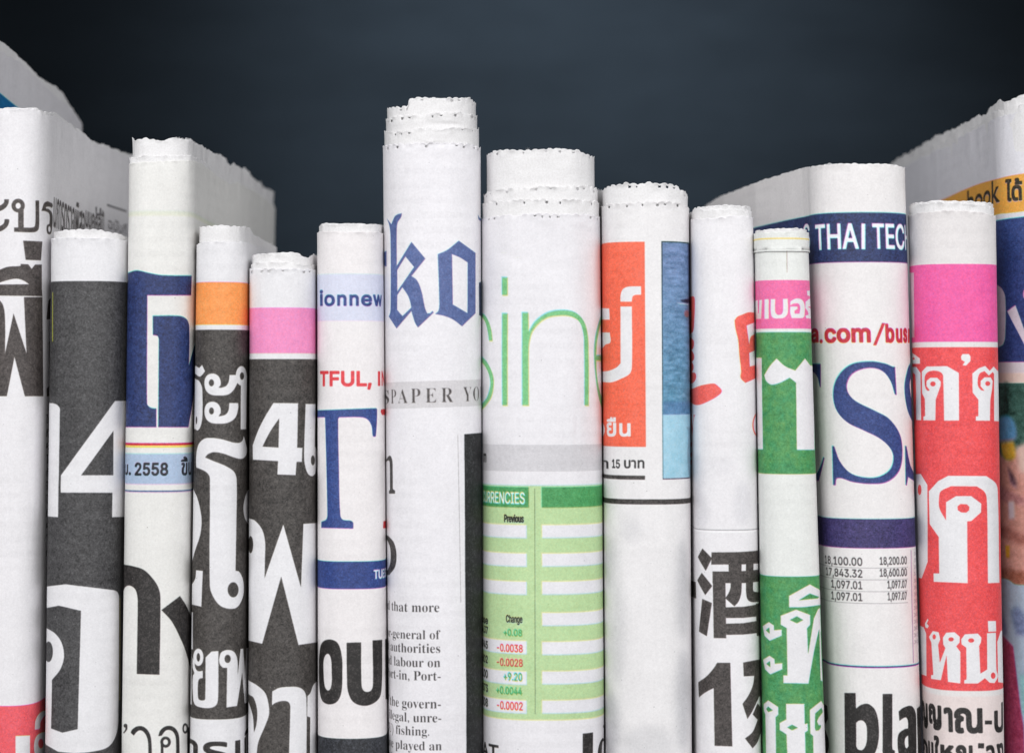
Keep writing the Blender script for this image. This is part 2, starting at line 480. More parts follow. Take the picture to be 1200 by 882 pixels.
def make_sheet(name, p, root, mat, inset=0.0, top=None, jag=1.3, rag=1.2, bottom=None, fine=True, flare=0.8,
               holes=False, seed=0, full=True, sheet=None, crumple=0.0, step=1.5):
    pr = Profile(p, inset, step if fine else 5.0)
    u = pr.u; z0 = 100.0
    px = pr.px(z0 if top is None else 150.0)
    k = pr.k
    if isinstance(top, (int, float)):
        zt = np.full(len(u), (CY - top) * (1 + (p['y0'] + inset) / D))
    else:
        T = np.array(top, float)
        i0 = int(np.argmin(np.abs(u))); i = j = i0
        while i > 0 and px[i - 1] < px[i]: i -= 1
        while j < len(u) - 1 and px[j + 1] > px[j]: j += 1
        zt = (CY - np.interp(px, T[:, 0], T[:, 1])) * k
        zt[:i] = zt[i]; zt[j + 1:] = zt[j]
    th, tt, ti = teeth(u, seed)
    r = np.random.default_rng(seed + 50)
    z_e = zt + (th - 0.5) * jag * (1.25 if holes else 0.8) + rag * (vnoise(u / 14 + 10, u * 0 + seed, seed) * 2.0 + vnoise(u / 5 + 3, u * 0, seed + 2) * 1.2 + vnoise(u / 45 + 3, u * 0, seed + 3) * 3)
    offs = [0, 1.0, 2.1, 3.4, 4.8, 7.5, 11, 16, 23] if fine else [0, 3, 10]
    if bottom is None:
        zlow = [-470, -800, ZB + (inset * 0.02)]
    else: zlow = []
    base = zt.min() - 34
    if bottom is not None:
        rows_mid = np.linspace(0, 1, 5)
    else:
        n = (int((base + 455) / 6) if full else 5)
        rows_mid = np.linspace(0, 1, max(n, 2))
    if holes: offs = [0, 1.0, 2.1, 3.4, 4.8, 6.2, 7.8, 9.4, 11, 12.6, 14.2, 15.8, 17.4, 19, 21, 23, 25, 27, 29.5, 32]
    Z = [z_e * 1.0]
    for o in offs[1:]:
        f = min(1, o / 8.0)
        Z.append(np.maximum(0, 1) * (z_e * (1 - f) + zt * f) - o)
    last = Z[-1]
    end = -455.0 if bottom is None else (CY - bottom) * 1.0
    st = 1 if bottom is None else 1
    for f in rows_mid[st:]:
        Z.append(last * (1 - f) + end * f)
    for zz in zlow: Z.append(np.full(len(u), float(zz)))
    Z = np.array(Z); nr, nc = Z.shape
    U = np.broadcast_to(u, Z.shape)
    dep = zt[None, :] - Z
    # gentle dents and waves of the paper; stronger just under the top edge
    ds = (vnoise(U / 55 + 5, Z / 120 + 50, p['seed']) * 1.5 + vnoise(U / 18 + 9, Z / 210 + 50, p['seed'] + 1) * 0.8
          + vnoise(U / 30, Z / 34 + 50, p['seed'] + 2) * 0.5)
    edge = np.exp(-np.clip(z_e[None, :] - Z, 0, None) / 2.6)
    if flare:
        ds = ds + edge * flare * (0.2 + th[None, :] * 0.8 + 2.2 * vnoise(U / 7, U * 0 + 3, seed + 7) + 1.2 * vnoise(U / 2.6, Z / 2.0, seed + 17))
        ds = ds + np.exp(-((dep - 7) / 6.0) ** 2) * vnoise(U / 12, Z / 9 + 60, seed + 8) * 1.0
    if crumple:
        c = np.exp(-np.clip(dep, 0, None) / 38.0) * np.clip((pr.y[None, :] + 10) / 60, 0.15, 1)
        ds = ds + c * crumple * (vnoise(U / 22, Z / 60 + 40, seed + 11) * 7 + vnoise(U / 9, Z / 22 + 40, seed + 12) * 2.6)
    for (du, dz, ru, rz, am) in p.get('dents', []):
        e = np.exp(-((U - du) / ru) ** 2 - ((Z - dz) / rz) ** 2); ds = ds - am * e + am * 0.5 * np.exp(-((U - du) / ru) ** 2 - ((Z - dz - rz * 1.3) / (rz * 0.8)) ** 2)
    # neighbours must not push into each other: damp on the sides, only inward
    side = np.clip((np.abs(pr.nx) - 0.80) / 0.18, 0, 1)[None, :]
    ds = ds * (1 - side * 0.8) - side * 0.4
    xc = np.vectorize(p['xc'])(Z); s_ = np.vectorize(p['sc'])(Z)
    X = xc + pr.x * s_ + pr.nx * ds
    Y = p['y0'] + pr.y + pr.ny * ds
    ox, oy = p['xc'](ZB), p['y0'] + min(p['rd'], 40)
    co = np.stack([(X - ox) * S, (Y - oy) * S, (Z - ZB) * S], 2).reshape(-1, 3)
    idx = np.arange(nr * nc).reshape(nr, nc)
    q = np.stack([idx[1:, :-1], idx[1:, 1:], idx[:-1, 1:], idx[:-1, :-1]], 2)
    keep = np.ones(q.shape[:2], bool)
    if holes and fine:
        # needle holes of the printing press, pierced through every sheet that lies behind
        ucell = np.broadcast_to((u[:-1] + u[1:]) / 2, q.shape[:2]); zcell = (Z[:-1, :-1] + Z[1:, 1:]) / 2
        reg = p.setdefault('pierced', [])
        for (hu, hz) in reg:
            keep &= ~((np.abs(ucell - hu) < 1.3) & (np.abs(zcell - hz) < 1.7))
        tc = (tt[:-1] + tt[1:]) / 2
        rr = np.random.default_rng(seed + 77).random(2000)
        seen = set()
        for c in np.where((tc > 0.84) & (np.abs(pr.nx[:-1]) < 0.985))[0]:
            if ti[c] in seen: continue
            seen.add(ti[c]); v = rr[ti[c]]
            if v > 0.92: continue
            rws = [2, 3] if v < 0.6 else [2]
            cs = [c, c + 1] if v > 0.25 and c + 1 < q.shape[1] else [c]
            for r_ in rws:
                for c2 in cs: keep[r_, c2] = False
            reg.append((ucell[0, c], zcell[rws[0], c]))
    q = q[keep]
    me = bpy.data.meshes.new(name)
    me.vertices.add(len(co)); me.vertices.foreach_set('co', co.ravel())
    nf = len(q); me.loops.add(nf * 4); me.polygons.add(nf)
    me.loops.foreach_set('vertex_index', q.ravel().astype(np.int32))
    me.polygons.foreach_set('loop_start', np.arange(0, nf * 4, 4, dtype=np.int32))
    me.polygons.foreach_set('loop_total', np.full(nf, 4, np.int32))
    me.polygons.foreach_set('use_smooth', np.ones(nf, bool))
    me.update()
    uvm = me.uv_layers.new(name='mm')
    Uf = U.reshape(-1); Zf = Z.reshape(-1)
    sd = p['seed'] * 37.3 + inset * 11
    uvm.data.foreach_set('uv', np.stack([Uf[q.ravel()] * 0.21 + sd, Zf[q.ravel()] * 0.21 + sd * 2], 1).ravel().astype(np.float32))
    if sheet is not None:
        uvp = me.uv_layers.new(name='print')
        a = (Uf - sheet.u0) / (sheet.u1 - sheet.u0); b = (Zf - sheet.zb) / (sheet.zt - sheet.zb)
        uvp.data.foreach_set('uv', np.stack([a[q.ravel()], b[q.ravel()]], 1).ravel().astype(np.float32))
    me.materials.append(mat)
    o = bpy.data.objects.new(name, me); col.objects.link(o); o.parent = root
    if root.location.length == 0: root.location = (ox * S, oy * S, 0)
    so = o.modifiers.new('thickness', 'SOLIDIFY'); so.thickness = 0.35 * S; so.offset = -1 if True else 0
    return o

def newspaper(p, sheet, mat, label, layers, fill=7, **kw):
    root = bpy.data.objects.new('newspaper', None); col.objects.link(root)
    root.empty_display_size = 0.02
    root['label'] = label; root['category'] = 'newspaper'
    root['group'] = 'newspapers standing folded side by side'
    sd = p['seed'] * 13
    for n, l in enumerate(layers):
        a = dict(l); ins = a.pop('i'); top = a.pop('t')
        outer = n == 0
        a.setdefault('flare', 0.9); a.setdefault('jag', 1.4)
        make_sheet('outer_sheet' if outer else 'inner_sheet', p, root, mat if (outer or a.pop('printed', False)) else PLAIN,
                   inset=ins, top=top, seed=sd + n, full=outer, sheet=sheet, **a)
    ins = layers[-1]['i']; top = layers[-1]['t']
    room = p['w0'] - ins - 4
    for n in range(fill):
        q = ins + room * (n + 1) / (fill + 1) * (0.25 + 0.75 * (n + 1) / fill)
        tp = top + 1.5 + rng.uniform(0, 3) if isinstance(top, (int, float)) else [(a, b + 1.5 + 2.0 * (n % 2)) for a, b in top]
        make_sheet('inner_sheet', p, root, PLAIN, inset=q, top=tp, seed=sd + 30 + n, full=False, fine=False, flare=0.0, jag=1.0, sheet=None)
    return root

# inks
BLK = (80, 76, 75); DGR = (86, 85, 87); WHT = (228, 227, 230); NAVY = (48, 68, 132); RED = (231, 84, 86)

# ------------------------------------------------------------------ surroundings
def box_mesh(name, lo, hi, mat, bevel=0.0):
    x0, y0, z0 = lo; x1, y1, z1 = hi
    v = [(x0,y0,z0),(x1,y0,z0),(x1,y1,z0),(x0,y1,z0),(x0,y0,z1),(x1,y0,z1),(x1,y1,z1),(x0,y1,z1)]
    f = [(0,3,2,1),(4,5,6,7),(0,1,5,4),(1,2,6,5),(2,3,7,6),(3,0,4,7)]
    me = bpy.data.meshes.new(name); me.from_pydata(v, [], f); me.materials.append(mat)
    o = bpy.data.objects.new(name, me); col.objects.link(o); o['kind'] = 'structure'
    if bevel:
        b = o.modifiers.new('edge', 'BEVEL'); b.width = bevel; b.segments = 3
    return o
m, nt, b = newmat('slate_backdrop')
n = nt.nodes.new('ShaderNodeTexNoise'); n.inputs['Scale'].default_value = 5; n.inputs['Detail'].default_value = 8; n.inputs['Roughness'].default_value = 0.65
tc = nt.nodes.new('ShaderNodeTexCoord'); nt.links.new(tc.outputs['Object'], n.inputs['Vector'])
mp = nt.nodes.new('ShaderNodeMapping'); mp.inputs['Scale'].default_value = (1, 1, 3.0)
nt.links.new(tc.outputs['Object'], mp.inputs[0]); nt.links.new(mp.outputs[0], n.inputs['Vector'])
r = nt.nodes.new('ShaderNodeValToRGB'); r.color_ramp.elements[0].position = 0.3; r.color_ramp.elements[1].position = 0.72
r.color_ramp.elements[0].color = (0.0042, 0.0063, 0.0088, 1); r.color_ramp.elements[1].color = (0.0074, 0.0105, 0.0142, 1)
nt.links.new(n.outputs[0], r.inputs[0]); nt.links.new(r.outputs[0], b.inputs['Base Color']); b.inputs['Roughness'].default_value = 0.95
b.inputs['Specular IOR Level'].default_value = 0.1
box_mesh('backdrop', (-1.6, 1.10, -0.02), (1.6, 1.12, 1.5), m)
m, nt, b = newmat('dark_tabletop')
n = nt.nodes.new('ShaderNodeTexNoise'); n.inputs['Scale'].default_value = 30; n.inputs['Detail'].default_value = 6
r = nt.nodes.new('ShaderNodeValToRGB'); r.color_ramp.elements[0].color = (0.018, 0.02, 0.024, 1); r.color_ramp.elements[1].color = (0.04, 0.044, 0.05, 1)
nt.links.new(n.outputs[0], r.inputs[0]); nt.links.new(r.outputs[0], b.inputs['Base Color']); b.inputs['Roughness'].default_value = 0.6
box_mesh('table_surface', (-1.0, -0.9, -0.03), (1.0, 1.09, 0.0), m, 0.003)

# ------------------------------------------------------------------ the newspapers, left to right
def paper(seed, e1, e2, **kw):
    return setup(dict(seed=seed, e1=e1, e2=e2, **kw))

# 1 - tall paper furthest left, only its side shows above its neighbour
p = paper(1, (-120, -28.5), (-130, -36), y0=6, deep=590, wavy=3.0)
s = Sheet(p, (222, 220, 224)); s.zt = 480.0; s.H = int((s.zt - s.zb) * s.R); s.W = int((s.u1 - s.u0) * s.R)
s.C = np.empty((s.H, s.W, 3), np.float32); s.C[:] = s.paper
s.poly((0, 112, 172), '-12,101 0,109 24,128.5 60,152 60,165 -12,165')
m = s.finish('print', 0.4, 1)
newspaper(p, s, m, 'tall blank newspaper with a small blue corner, rising at the far left behind the others', [
    dict(i=0, t=[(-40, 52), (0, 62), (18, 71), (34, 86), (52, 102), (66, 116), (78, 126), (90, 140), (100, 152), (108, 160)], crumple=0.7, rag=0.8),
    dict(i=2.0, t=[(-40, 38), (0, 50), (12, 60), (30, 76), (42, 90), (60, 100), (72, 112), (80, 124), (92, 142), (108, 156)], rag=0.8, crumple=0.6)], fill=3)

# 2 - wide white paper with large dark Thai letters
p = paper(2, (-14, 60.5), (-20, 51), y0=3, deep=640, wavy=2.5, n=2.6, rd=42)
s = Sheet(p, (230, 228, 231))
s.text('ะบรมการตรวจพิสูจน์', (92, 84, 82), -3, 124, 233.5, 273, font='hum', grow=1.25, ref='บ') if False else None
f = s.frame(0, 225, 7.5)
B = (93, 85, 83)
s.poly(B, '80,65 40,65 35,95~ 0,120~ -40,130 -40,175 0,170~ 50,140~ 75,100~'); s.poly(B, '82,240 42,240 35,275~ 0,300~ -40,310 -40,352 10,345~ 60,310~ 80,270~')
s.poly(B, 'o 160 120 58 60', 'o 160 122 22 26'); s.poly(B, '160,170 208,150 208,312 285,312~ 308,295~ 312,75 345,75 345,300~ 335,335~ 300,353~ 125,350 125,312 160,312')
s.poly(B, '366,165 372,150~ 390,100~ 420,82~ 440,90~ 462,100 468,120 460,140 430,128~ 405,140~ 430,150~ 458,180~ 466,230~ 460,320~ 450,365~ 435,372~ 418,360~ 412,320~ 418,290~ 436,282 440,230~ 432,185~ 400,168', 'o 437 326 10 26')
s.frame(0, 0, 1)
s.text('มการตรวจพิสูจ', (96, 90, 90), 63.0, 100, 238.5, 273, grow=0.9, ref='ม', front=False, tilt=-0.035)
s.text('นบุคคลนี้', (96, 90, 90), 100.5, 122, 250, 269, grow=0.8, ref='น', tilt=-0.03)
s.poly((110, 106, 110), '112,243 114,242 114,250 117,250 117,244 119,244 119,253 113,253'); s.poly((118, 114, 118), '125.5,239 148.5,246.5 148.5,249 125.5,241.3')
s.text('ฉบับที่', (120, 116, 120), 127, 149, 262, 272, grow=0.4, ref='น')
s.poly(B, '27,282 50,283 48.3,305 30,304.5')
s.poly(B, '-14,322 0,316~ 10,312.5~ 24,311.5~ 24,309.3 33,309.6 37,315 41,310 49.3,310 49.3,340 50,347 -14,346', '-14,336 0,331~ 10,328~ 20,326.5~ 28,329~ 34,333 -14,333.5')
s.poly(B, '-14,346 -6,348~ 3,356~ 6,372~ 6,414 16,367 31,414 28,348 50,348 51,464 29,464 17,418 8,464 -14,464')
s.poly(B, '57,353 60,349~ 66,349 66,374 55,374 56,362~'); s.poly(B, '58,400 59,400 59,450 66,452 66,464 55,464 55,455 58,452')
for i in range(11): s.text(['ใน', 'ที่', 'ผู้', 'ได้', 'กับ', 'จาก'][i % 6], (110, 106, 108), 54.6, 60, 486 + i * 16, 497 + i * 16, grow=0.25, front=True)
s.band(826.5, 960, (232, 90, 100))
s.frame(0, 660, 3.97)
s.poly(WHT, '72,800 141,797 141,960 72,960'); s.poly(WHT, '163,770 168,725~ 190,690~ 215,680 225,680 225,700 210,705~ 190,735~ 186,765~', )
s.poly(WHT, '165,900 160,840~ 172,800~ 200,782~ 225,780 225,960 165,960', 'o 192 835 12 22')
s.frame(0, 0, 1)
m = s.finish('print', 0.3, 2)
newspaper(p, s, m, 'white newspaper at the left edge with huge dark Thai letters over a red band', [
    dict(i=0, t=[(-30, 128), (0, 128), (38, 127.5), (43, 129), (48, 134), (62, 135), (80, 148), (100, 160), (107, 168), (130, 177), (137, 181), (152, 185)], rag=0.7, jag=0.9, crumple=0.8),
    dict(i=1.6, t=[(-30, 127), (38, 126.5), (48, 132), (62, 133), (80, 145), (95, 155), (104, 165), (118, 169), (130, 175), (152, 182)], rag=1.2, jag=0.6, crumple=1.4)], fill=7)

# 3 - charcoal front with a large 4
p = paper(3, (59.5, 153.0), (53, 141.3))
s = Sheet(p)
s.band(329.2, 960, DGR)
s.poly((170, 172, 60), '61.0,342 61.8,342 62.6,400 61.6,400'); s.poly((190, 190, 70), '150.2,352 151.2,352 150.6,404 149.6,404')
s.poly(WHT, '56,471.8 63,472.2 67,474~ 70,478~ 70,484 68,605.5 56,604.5')
s.poly(WHT, '135,469.5 156,469.5 155,605 131.8,605.5 132,577 71,576.8 71.2,556.5', '133.2,504.5 133.2,556.5 95,556.5')
s.poly(WHT, '50,687.5 56,686.5 77,684 134,691 138,693~ 140,698 139,830~ 137,858~ 127,874~ 108,880~ 87,882 68,880 54,871.5 50,868',
       '50,712 56,711.6 69,709 95,715 91,853.5 73,857.7 60,852.7 61,796 71,783~ 75,768~ 72,752~ 64,741~ 56,736 50,735')
s.poly(DGR, 'o 57 763 5.2 12')
s.poly((205, 190, 120), '140.6,700 141.4,700 141,820 140.2,820', alpha=0.7)
m = s.finish('print', 0.3, 3, mott=0.025)
newspaper(p, s, m, 'charcoal newspaper carrying a big white digit 4 above a blocky white Thai letter', [
    dict(i=0, t=279, crumple=0.2, jag=1.2, rag=0.6), dict(i=2.6, t=[(60, 273), (75, 269.5), (95, 269.5), (120, 270.5), (135, 273.5), (152, 279)], jag=1.3, rag=0.5)])

# 4 - greenish white paper with navy block letter and date line
p = paper(4, (149.5, 230.0), (142.5, 223), deep=755, rd=34, n=2.7, wavy=2.0)
s = Sheet(p, (228, 227, 224))
s.band(246.5, 252, (214, 220, 196), alpha=0.6, soft=1.0)
NV = (46, 66, 128)
s.poly(NV, '143,323 150,319.5 160,317~ 175,320~ 190,322.5~ 225,323 224.3,346 172.5,346 172,472~ 174,476~ 178,478~ 183,478.5 183,500.3 143,500')
s.poly(NV, '179,370 208,370~ 215,371.5~ 220,376~ 222,384~ 221.7,428 226,412 229,403 236,400 236,460 228.5,458 221,500.3 185.3,500.3 186,397 184.5,393.5~ 179,392.5')
s.band(518.4, 521.3, (208, 44, 62)); s.band(521.3, 523.4, (236, 214, 96))
s.band(531.5, 567.4, (168, 187, 213))
s.text('2558', (58, 62, 76), 157.7, 197.2, 541.5, 557.3, font='grotesque', grow=0.75)
s.text('ม.', (58, 62, 76), None, 153.5, 544, 556.5, font='hum', grow=0.7, aspect=1); s.text('ขึ้น', (58, 62, 76), 212, None, 534.5, 557, grow=0.6, aspect=0.85)
s.band(574.2, 575.3, (170, 80, 130)); s.band(575.3, 576.6, (70, 150, 190))
s.frame(0, 660, 3.97)
K2 = (76, 71, 70)
s.poly(K2, '560,3 578,4 620,12~ 670,30~ 715,75~ 738,115~ 746,160~ 742,515 636,512 640,180~ 636,140~ 625,115~ 600,101~ 580,112~ 568,150 560,160')
s.poly(K2, '751,215 838,150 865,190~ 890,245~ 905,300 905,500 887,490 872,430~ 850,370~ 800,270~')
s.frame(140, 845, 4)
s.poly(K2, 'o 28 18 9 9'); s.poly(K2, '37,20 36,35~ 25,50~ 20,55 17,50 26,38~ 28,26')
s.frame(0, 660, 3.97)
s.poly((70, 66, 66), '608,785 615,770~ 640,755~ 670,758~ 695,785~ 705,830~ 706,960 690,960 690,840~ 682,800~ 660,775~ 640,778~ 622,798')
s.poly((70, 66, 66), '737,800 745,775~ 770,755~ 800,755~ 822,775~ 832,810~ 832,960 817,960 817,815~ 808,785~ 790,772~ 770,775~ 752,798')
s.poly((70, 66, 66), 'o 770 828 24 26', 'o 770 828 11 13'); s.poly((70, 66, 66), '748,830 760,840 760,960 748,960')
s.poly((70, 66, 66), 'o 862 765 15 24', 'o 862 765 7 14'); s.poly((70, 66, 66), '872,760 882,760 886,960 872,960')
s.frame(0, 0, 1)
m = s.finish('print', 0.5, 4)
newspaper(p, s, m, 'off-white newspaper with a navy block letter and 2558 on a pale blue strip', [
    dict(i=0, t=[(148, 193), (158, 190), (225, 188), (236, 193), (250, 204), (268, 216), (278, 214), (300, 226), (327, 248)], rag=0.5, crumple=0.8, jag=1.0),
    dict(i=1.6, t=[(148, 187), (170, 184), (225, 183), (236, 189), (262, 206), (300, 224), (327, 244)], rag=1.2, crumple=1.8, jag=1.2),
    dict(i=3.5, t=[(150, 166), (156, 165.5), (172, 163), (190, 164), (205, 161.5), (222, 163), (228, 168), (238, 172), (247, 180), (256, 180), (264, 187), (268, 195), (273, 191), (280, 200), (288, 199), (295, 210), (304, 212), (310, 222), (317, 222), (322, 233), (327, 240)], rag=2.0, crumple=2.6, jag=1.0)])

# 5 - slim paper with orange band and Thai letters on dark grey
p = paper(5, (230.0, 292.5), (222.5, 290), deep=320, rd=34)
s = Sheet(p); K3 = (88, 83, 80)
s.band(330.2, 380, (243, 152, 80)); s.band(386.2, 842.3, K3)
s.frame(220, 420, 7.35)
s.poly(WHT, '40,70 68,62 98,80 122,55 148,108 122,142~ 100,155~ 68,135 40,125')
s.poly(WHT, '40,160 65,175 95,190~ 120,240~ 125,300~ 125,500~ 110,580~ 85,618~ 62,605~ 40,600', 'o 74 530 7 33')
s.poly(WHT, '265,250 283,225~ 280,180~ 255,142~ 210,128~ 162,148~ 143,205~ 155,270~ 195,308~ 270,318~ 350,308~ 395,270~ 430,205 430,140 360,140 352,200~ 330,235~ 290,250~', 'o 204 208 22 30')
s.poly(WHT, '265,495 283,468~ 280,422~ 255,384~ 210,370~ 162,390~ 143,447~ 155,512~ 195,550~ 270,560~ 350,550~ 410,508~ 435,430~ 435,382 358,382 352,442~ 330,478~ 290,493~', 'o 204 450 21 30')
s.poly(WHT, 'o 462 148 48 84', 'o 467 150 19 32'); s.poly(WHT, '457,225 490,190 512,140 505,608 457,608')
s.poly(WHT, '40,930 75,935 73,850~ 92,740~ 140,690~ 210,682~ 300,695~ 400,722~ 450,722~ 475,700~ 485,665 500,720~ 512,780~ 500,840~ 460,862~ 400,850~ 300,815~ 220,805~ 170,825~ 150,850 230,884~ 330,925~ 400,975~ 422,1050~ 420,1400 412,1825 445,1832~ 478,1895~ 487,1970~ 475,2060~ 430,2135~ 370,2152~ 280,2125~ 215,2040~ 190,1950~ 190,1030~ 180,1000~ 150,970~ 75,935', 'o 392 1988 48 65')
s.poly(K3, '20,850 72,850 73,935 60,940 20,940')
s.poly(WHT, '20,1100 50,1130 80,1190~ 105,1290~ 118,1390~ 108,1510~ 75,1620~ 42,1730 20,1760')
s.poly(WHT, '20,1935 38,1935 55,1915~ 68,1880~ 73,1820 130,1825 116,2134 38,2115 20,2112')
s.poly(WHT, '540,1120 520,1130 495,1200~ 483,1290~ 495,1370~ 520,1420 540,1430'); s.poly(WHT, '20,2180 44,2180 44,2500 20,2500')
s.frame(220, 750, 6.68)
s.poly(WHT, 'o 83 130 40 68', 'o 83 130 14 33')
s.poly(WHT, '36,130 52,170 60,215~ 80,238~ 118,235 118,292 90,300~ 80,330~ 80,440~ 90,462~ 130,465~ 137,445~ 140,130 185,85 240,80 238,440~ 225,500~ 180,525~ 100,522~ 55,500~ 40,440~ 38,275~ 50,255~ 38,215~')
s.poly(WHT, '245,145 262,92~ 312,72~ 362,88~ 388,145~ 391,270 415,65 436,62 452,262 462,58 485,50 485,475 448,490 428,250 385,510 303,522 308,212 275,210~ 250,180~', 'o 312 142 24 32')
s.poly(WHT, '10,50 25,50 28,500 10,500')
s.frame(0, 0, 1)
s.text('ารเปี', (74, 68, 68), 222, 292, 868, 896, grow=1.0, front=True, ref='รเ')
m = s.finish('print', 0.3, 5, mott=0.025)
newspaper(p, s, m, 'slim newspaper with an orange band above white Thai letters on dark grey', [
    dict(i=0, t=[(228, 288), (240, 284), (290, 284), (298, 287), (310, 290), (330, 301)], crumple=0.3, jag=1.1, rag=0.5),
    dict(i=3.0, t=[(228, 268), (238, 266), (262, 265), (285, 265.5), (293, 268), (298, 276), (310, 281), (330, 294)], rag=0.9, crumple=0.5)])

# 6 - slim paper with pink band
p = paper(6, (292.3, 371.0), (290.8, 371.3))
s = Sheet(p); K3 = (88, 83, 80)
s.band(360.3, 413.8, (237, 142, 192)); s.band(420.6, 960, K3)
s.frame(285, 460, 5.88)
s.poly(WHT, '208,70 378,72 372,378 408,378 405,475 368,475 362,566 235,562 240,470 65,460 65,360 105,255~ 150,165~', '248,175 243,377 132,370 185,268~')
s.poly(WHT, '430,77 500,77 496,368 508,390~ 512,450~ 502,545~ 480,573~ 450,560~ 428,505~ 420,430~', 'o 482 465 14 34')
s.frame(0, 0, 1)
s.poly(WHT, '288,606.5 292,607 298.6,609.4~ 307,620~ 310.5,634~ 310.5,651~ 310,677 332,614 352.7,687.6 355.6,613.3 375,612 375,751.5 349.6,755 329.6,674.8 307.3,753.6 288,749', 'o 293.6 637.6 3 10')
s.frame(285, 740, 6.21)
s.poly(WHT, '25,345 42,352 100,385~ 160,440~ 185,520~ 188,600~ 160,680~ 110,800~ 98,882 98,980 25,980', '25,440 45,455 75,475~ 98,540~ 103,600~ 95,680~ 78,730 72,620~ 58,560~ 42,515 25,505')
s.poly(WHT, '212,430 260,405~ 320,397~ 400,400~ 445,430~ 460,490~ 460,980 330,980 342,550~ 335,515~ 310,500~ 270,502~ 232,515~ 210,532')
s.poly(WHT, '468,465 490,440~ 510,390~ 530,365~ 560,360 560,980 485,980 488,620 465,612')
s.frame(0, 0, 1)
m = s.finish('print', 0.3, 6, mott=0.025)
newspaper(p, s, m, 'shortest slim newspaper with a light pink band above a smaller white 4 on dark grey', [
    dict(i=0, t=315, jag=1.2, rag=0.6, holes=True), dict(i=1.6, t=[(292, 309), (330, 308), (372, 311)], jag=1.0, rag=0.8),
    dict(i=3.0, t=[(292, 303), (300, 297.5), (345, 295.5), (356, 301), (362, 302), (368, 297), (372, 301)], rag=0.9)])

# 7 - white paper with blue capital T
p = paper(7, (371.5, 450.3), (372.0, 454.3))
s = Sheet(p, (233, 229, 230))
s.band(320.6, 375.8, (212, 215, 233))
s.letters((55, 76, 144), ('i', 374.8, 378.8, 339.5, 358.5), ('o', 380.2, 392.6, 345, 358.8), ('n', 395.2, 406.2, 345, 358.5), ('n', 409.5, 420.6, 345, 358.5), ('e', 423.2, 436, 345, 358.8), grow=0.85, font='grotesque')
s.text('w', (55, 76, 144), 437.2, None, 345, 358.5, grow=0.8, aspect=0.95, font='grotesque')
s.text('TFUL,', (222, 62, 70), 374.5, 435.5, 434, 456, grow=1.0, font='grotesque'); s.poly((222, 62, 70), '442.4,434.5 445.2,434.5 445.2,451.5 442.4,451.5'); s.text('N', (222, 62, 70), 447.0, None, 434, 451.5, grow=0.9, aspect=0.85)
TB = (55, 80, 150)
s.poly(TB, '366,480.8 373,480.5 440,478 441.6,479.2~ 440.3,510.5~ 438.5,511.4~ 436.9,510.4~ 435.5,499~ 431.5,491.8~ 424.6,488.7~ 397.5,488.6 396.2,491~ 397,545~ 398.5,600~ 401,608~ 413,610.8~ 414,619 376,618 376,611 382,608~ 383.3,600~ 380.6,488.6 366,488.8')
s.poly((205, 48, 56), '446.5,479 460,478 460,486 447.5,485.4 446,482~'); s.poly((205, 48, 56), '449.5,610 460,607 460,618 449,618')
s.band(657.6, 689.8, (52, 76, 148)); s.text('TUESDAY', (225, 228, 240), 438, None, 667, 678.4, grow=0.5, font='grotesque', aspect=0.74)
s.frame(360, 640, 3.645)
K4 = (74, 69, 68)
s.poly(K4, '48,530 50,460~ 62,410~ 95,396~ 130,412~ 148,470~ 150,540~ 146,620~ 128,660~ 95,673~ 65,660~ 52,620~', '68,530 70,480~ 86,457~ 100,475~ 104,530~ 103,590~ 90,614~ 74,595~')
s.poly(K4, '168,410 230,408 232,590~ 240,613~ 257,620~ 275,611~ 281,585~ 279,400 321,397 319,600~ 305,650~ 255,678~ 200,665~ 175,620~ 170,560~')
s.poly(K4, '334,395 370,380 370,655 336,650')
s.frame(0, 0, 1)
s.band(864.8, 960, (70, 73, 82))
m = s.finish('print', 0.35, 7)
newspaper(p, s, m, 'white newspaper with a blue serif capital T and red capitals above it', [
    dict(i=0, t=271, jag=0.8, rag=0.5), dict(i=2.2, t=[(372, 266), (378, 262.5), (410, 262), (440, 262.5), (452, 265)], jag=1.0, rag=0.5)])

# 8 - tallest, blackletter ko
p = paper(8, (449.6, 564.0), (455.0, 566.3), y0=-2, roll=True, dents=[(5, 272, 14, 2.5, 1.0), (20, 296, 18, 2.5, 0.9)])
s = Sheet(p, (231, 229, 233))
KO = (88, 106, 160)
s.frame(445, 240, 5.692)
s.poly(KO, '45,92 75,130 98,80~ 120,64~ 148,57 142,82~ 118,120~ 112,170~ 112,408 212,248 305,360 212,475 250,505~ 280,580~ 303,690~ 318,725 338,722 352,708 361,718 255,818 238,790~ 224,750~ 212,708 112,825 58,745 68,715~ 70,600~ 68,200~ 60,135~',
       '115,436 172,345 230,415 115,578', '115,602 150,550 185,600~ 203,645~ 211,685 152,742 115,700')
s.poly(KO, '527,240 638,322 638,722 550,810 490,765~ 435,742~ 370,728 393,705~ 398,640~ 388,330 450,302~', '482,330 535,352~ 585,385 585,722 488,665')
s.poly(KO, '15,320 42,308 42,412 15,400'); s.poly(KO, '655,68 668,90 700,95 700,130 660,100'); s.poly((60, 74, 110), '662,520 700,500 700,760 664,735')
s.frame(0, 0, 1)
s.band(446.2, 477.4, (208, 205, 208), tilt=0.030)
G = (96, 90, 90)
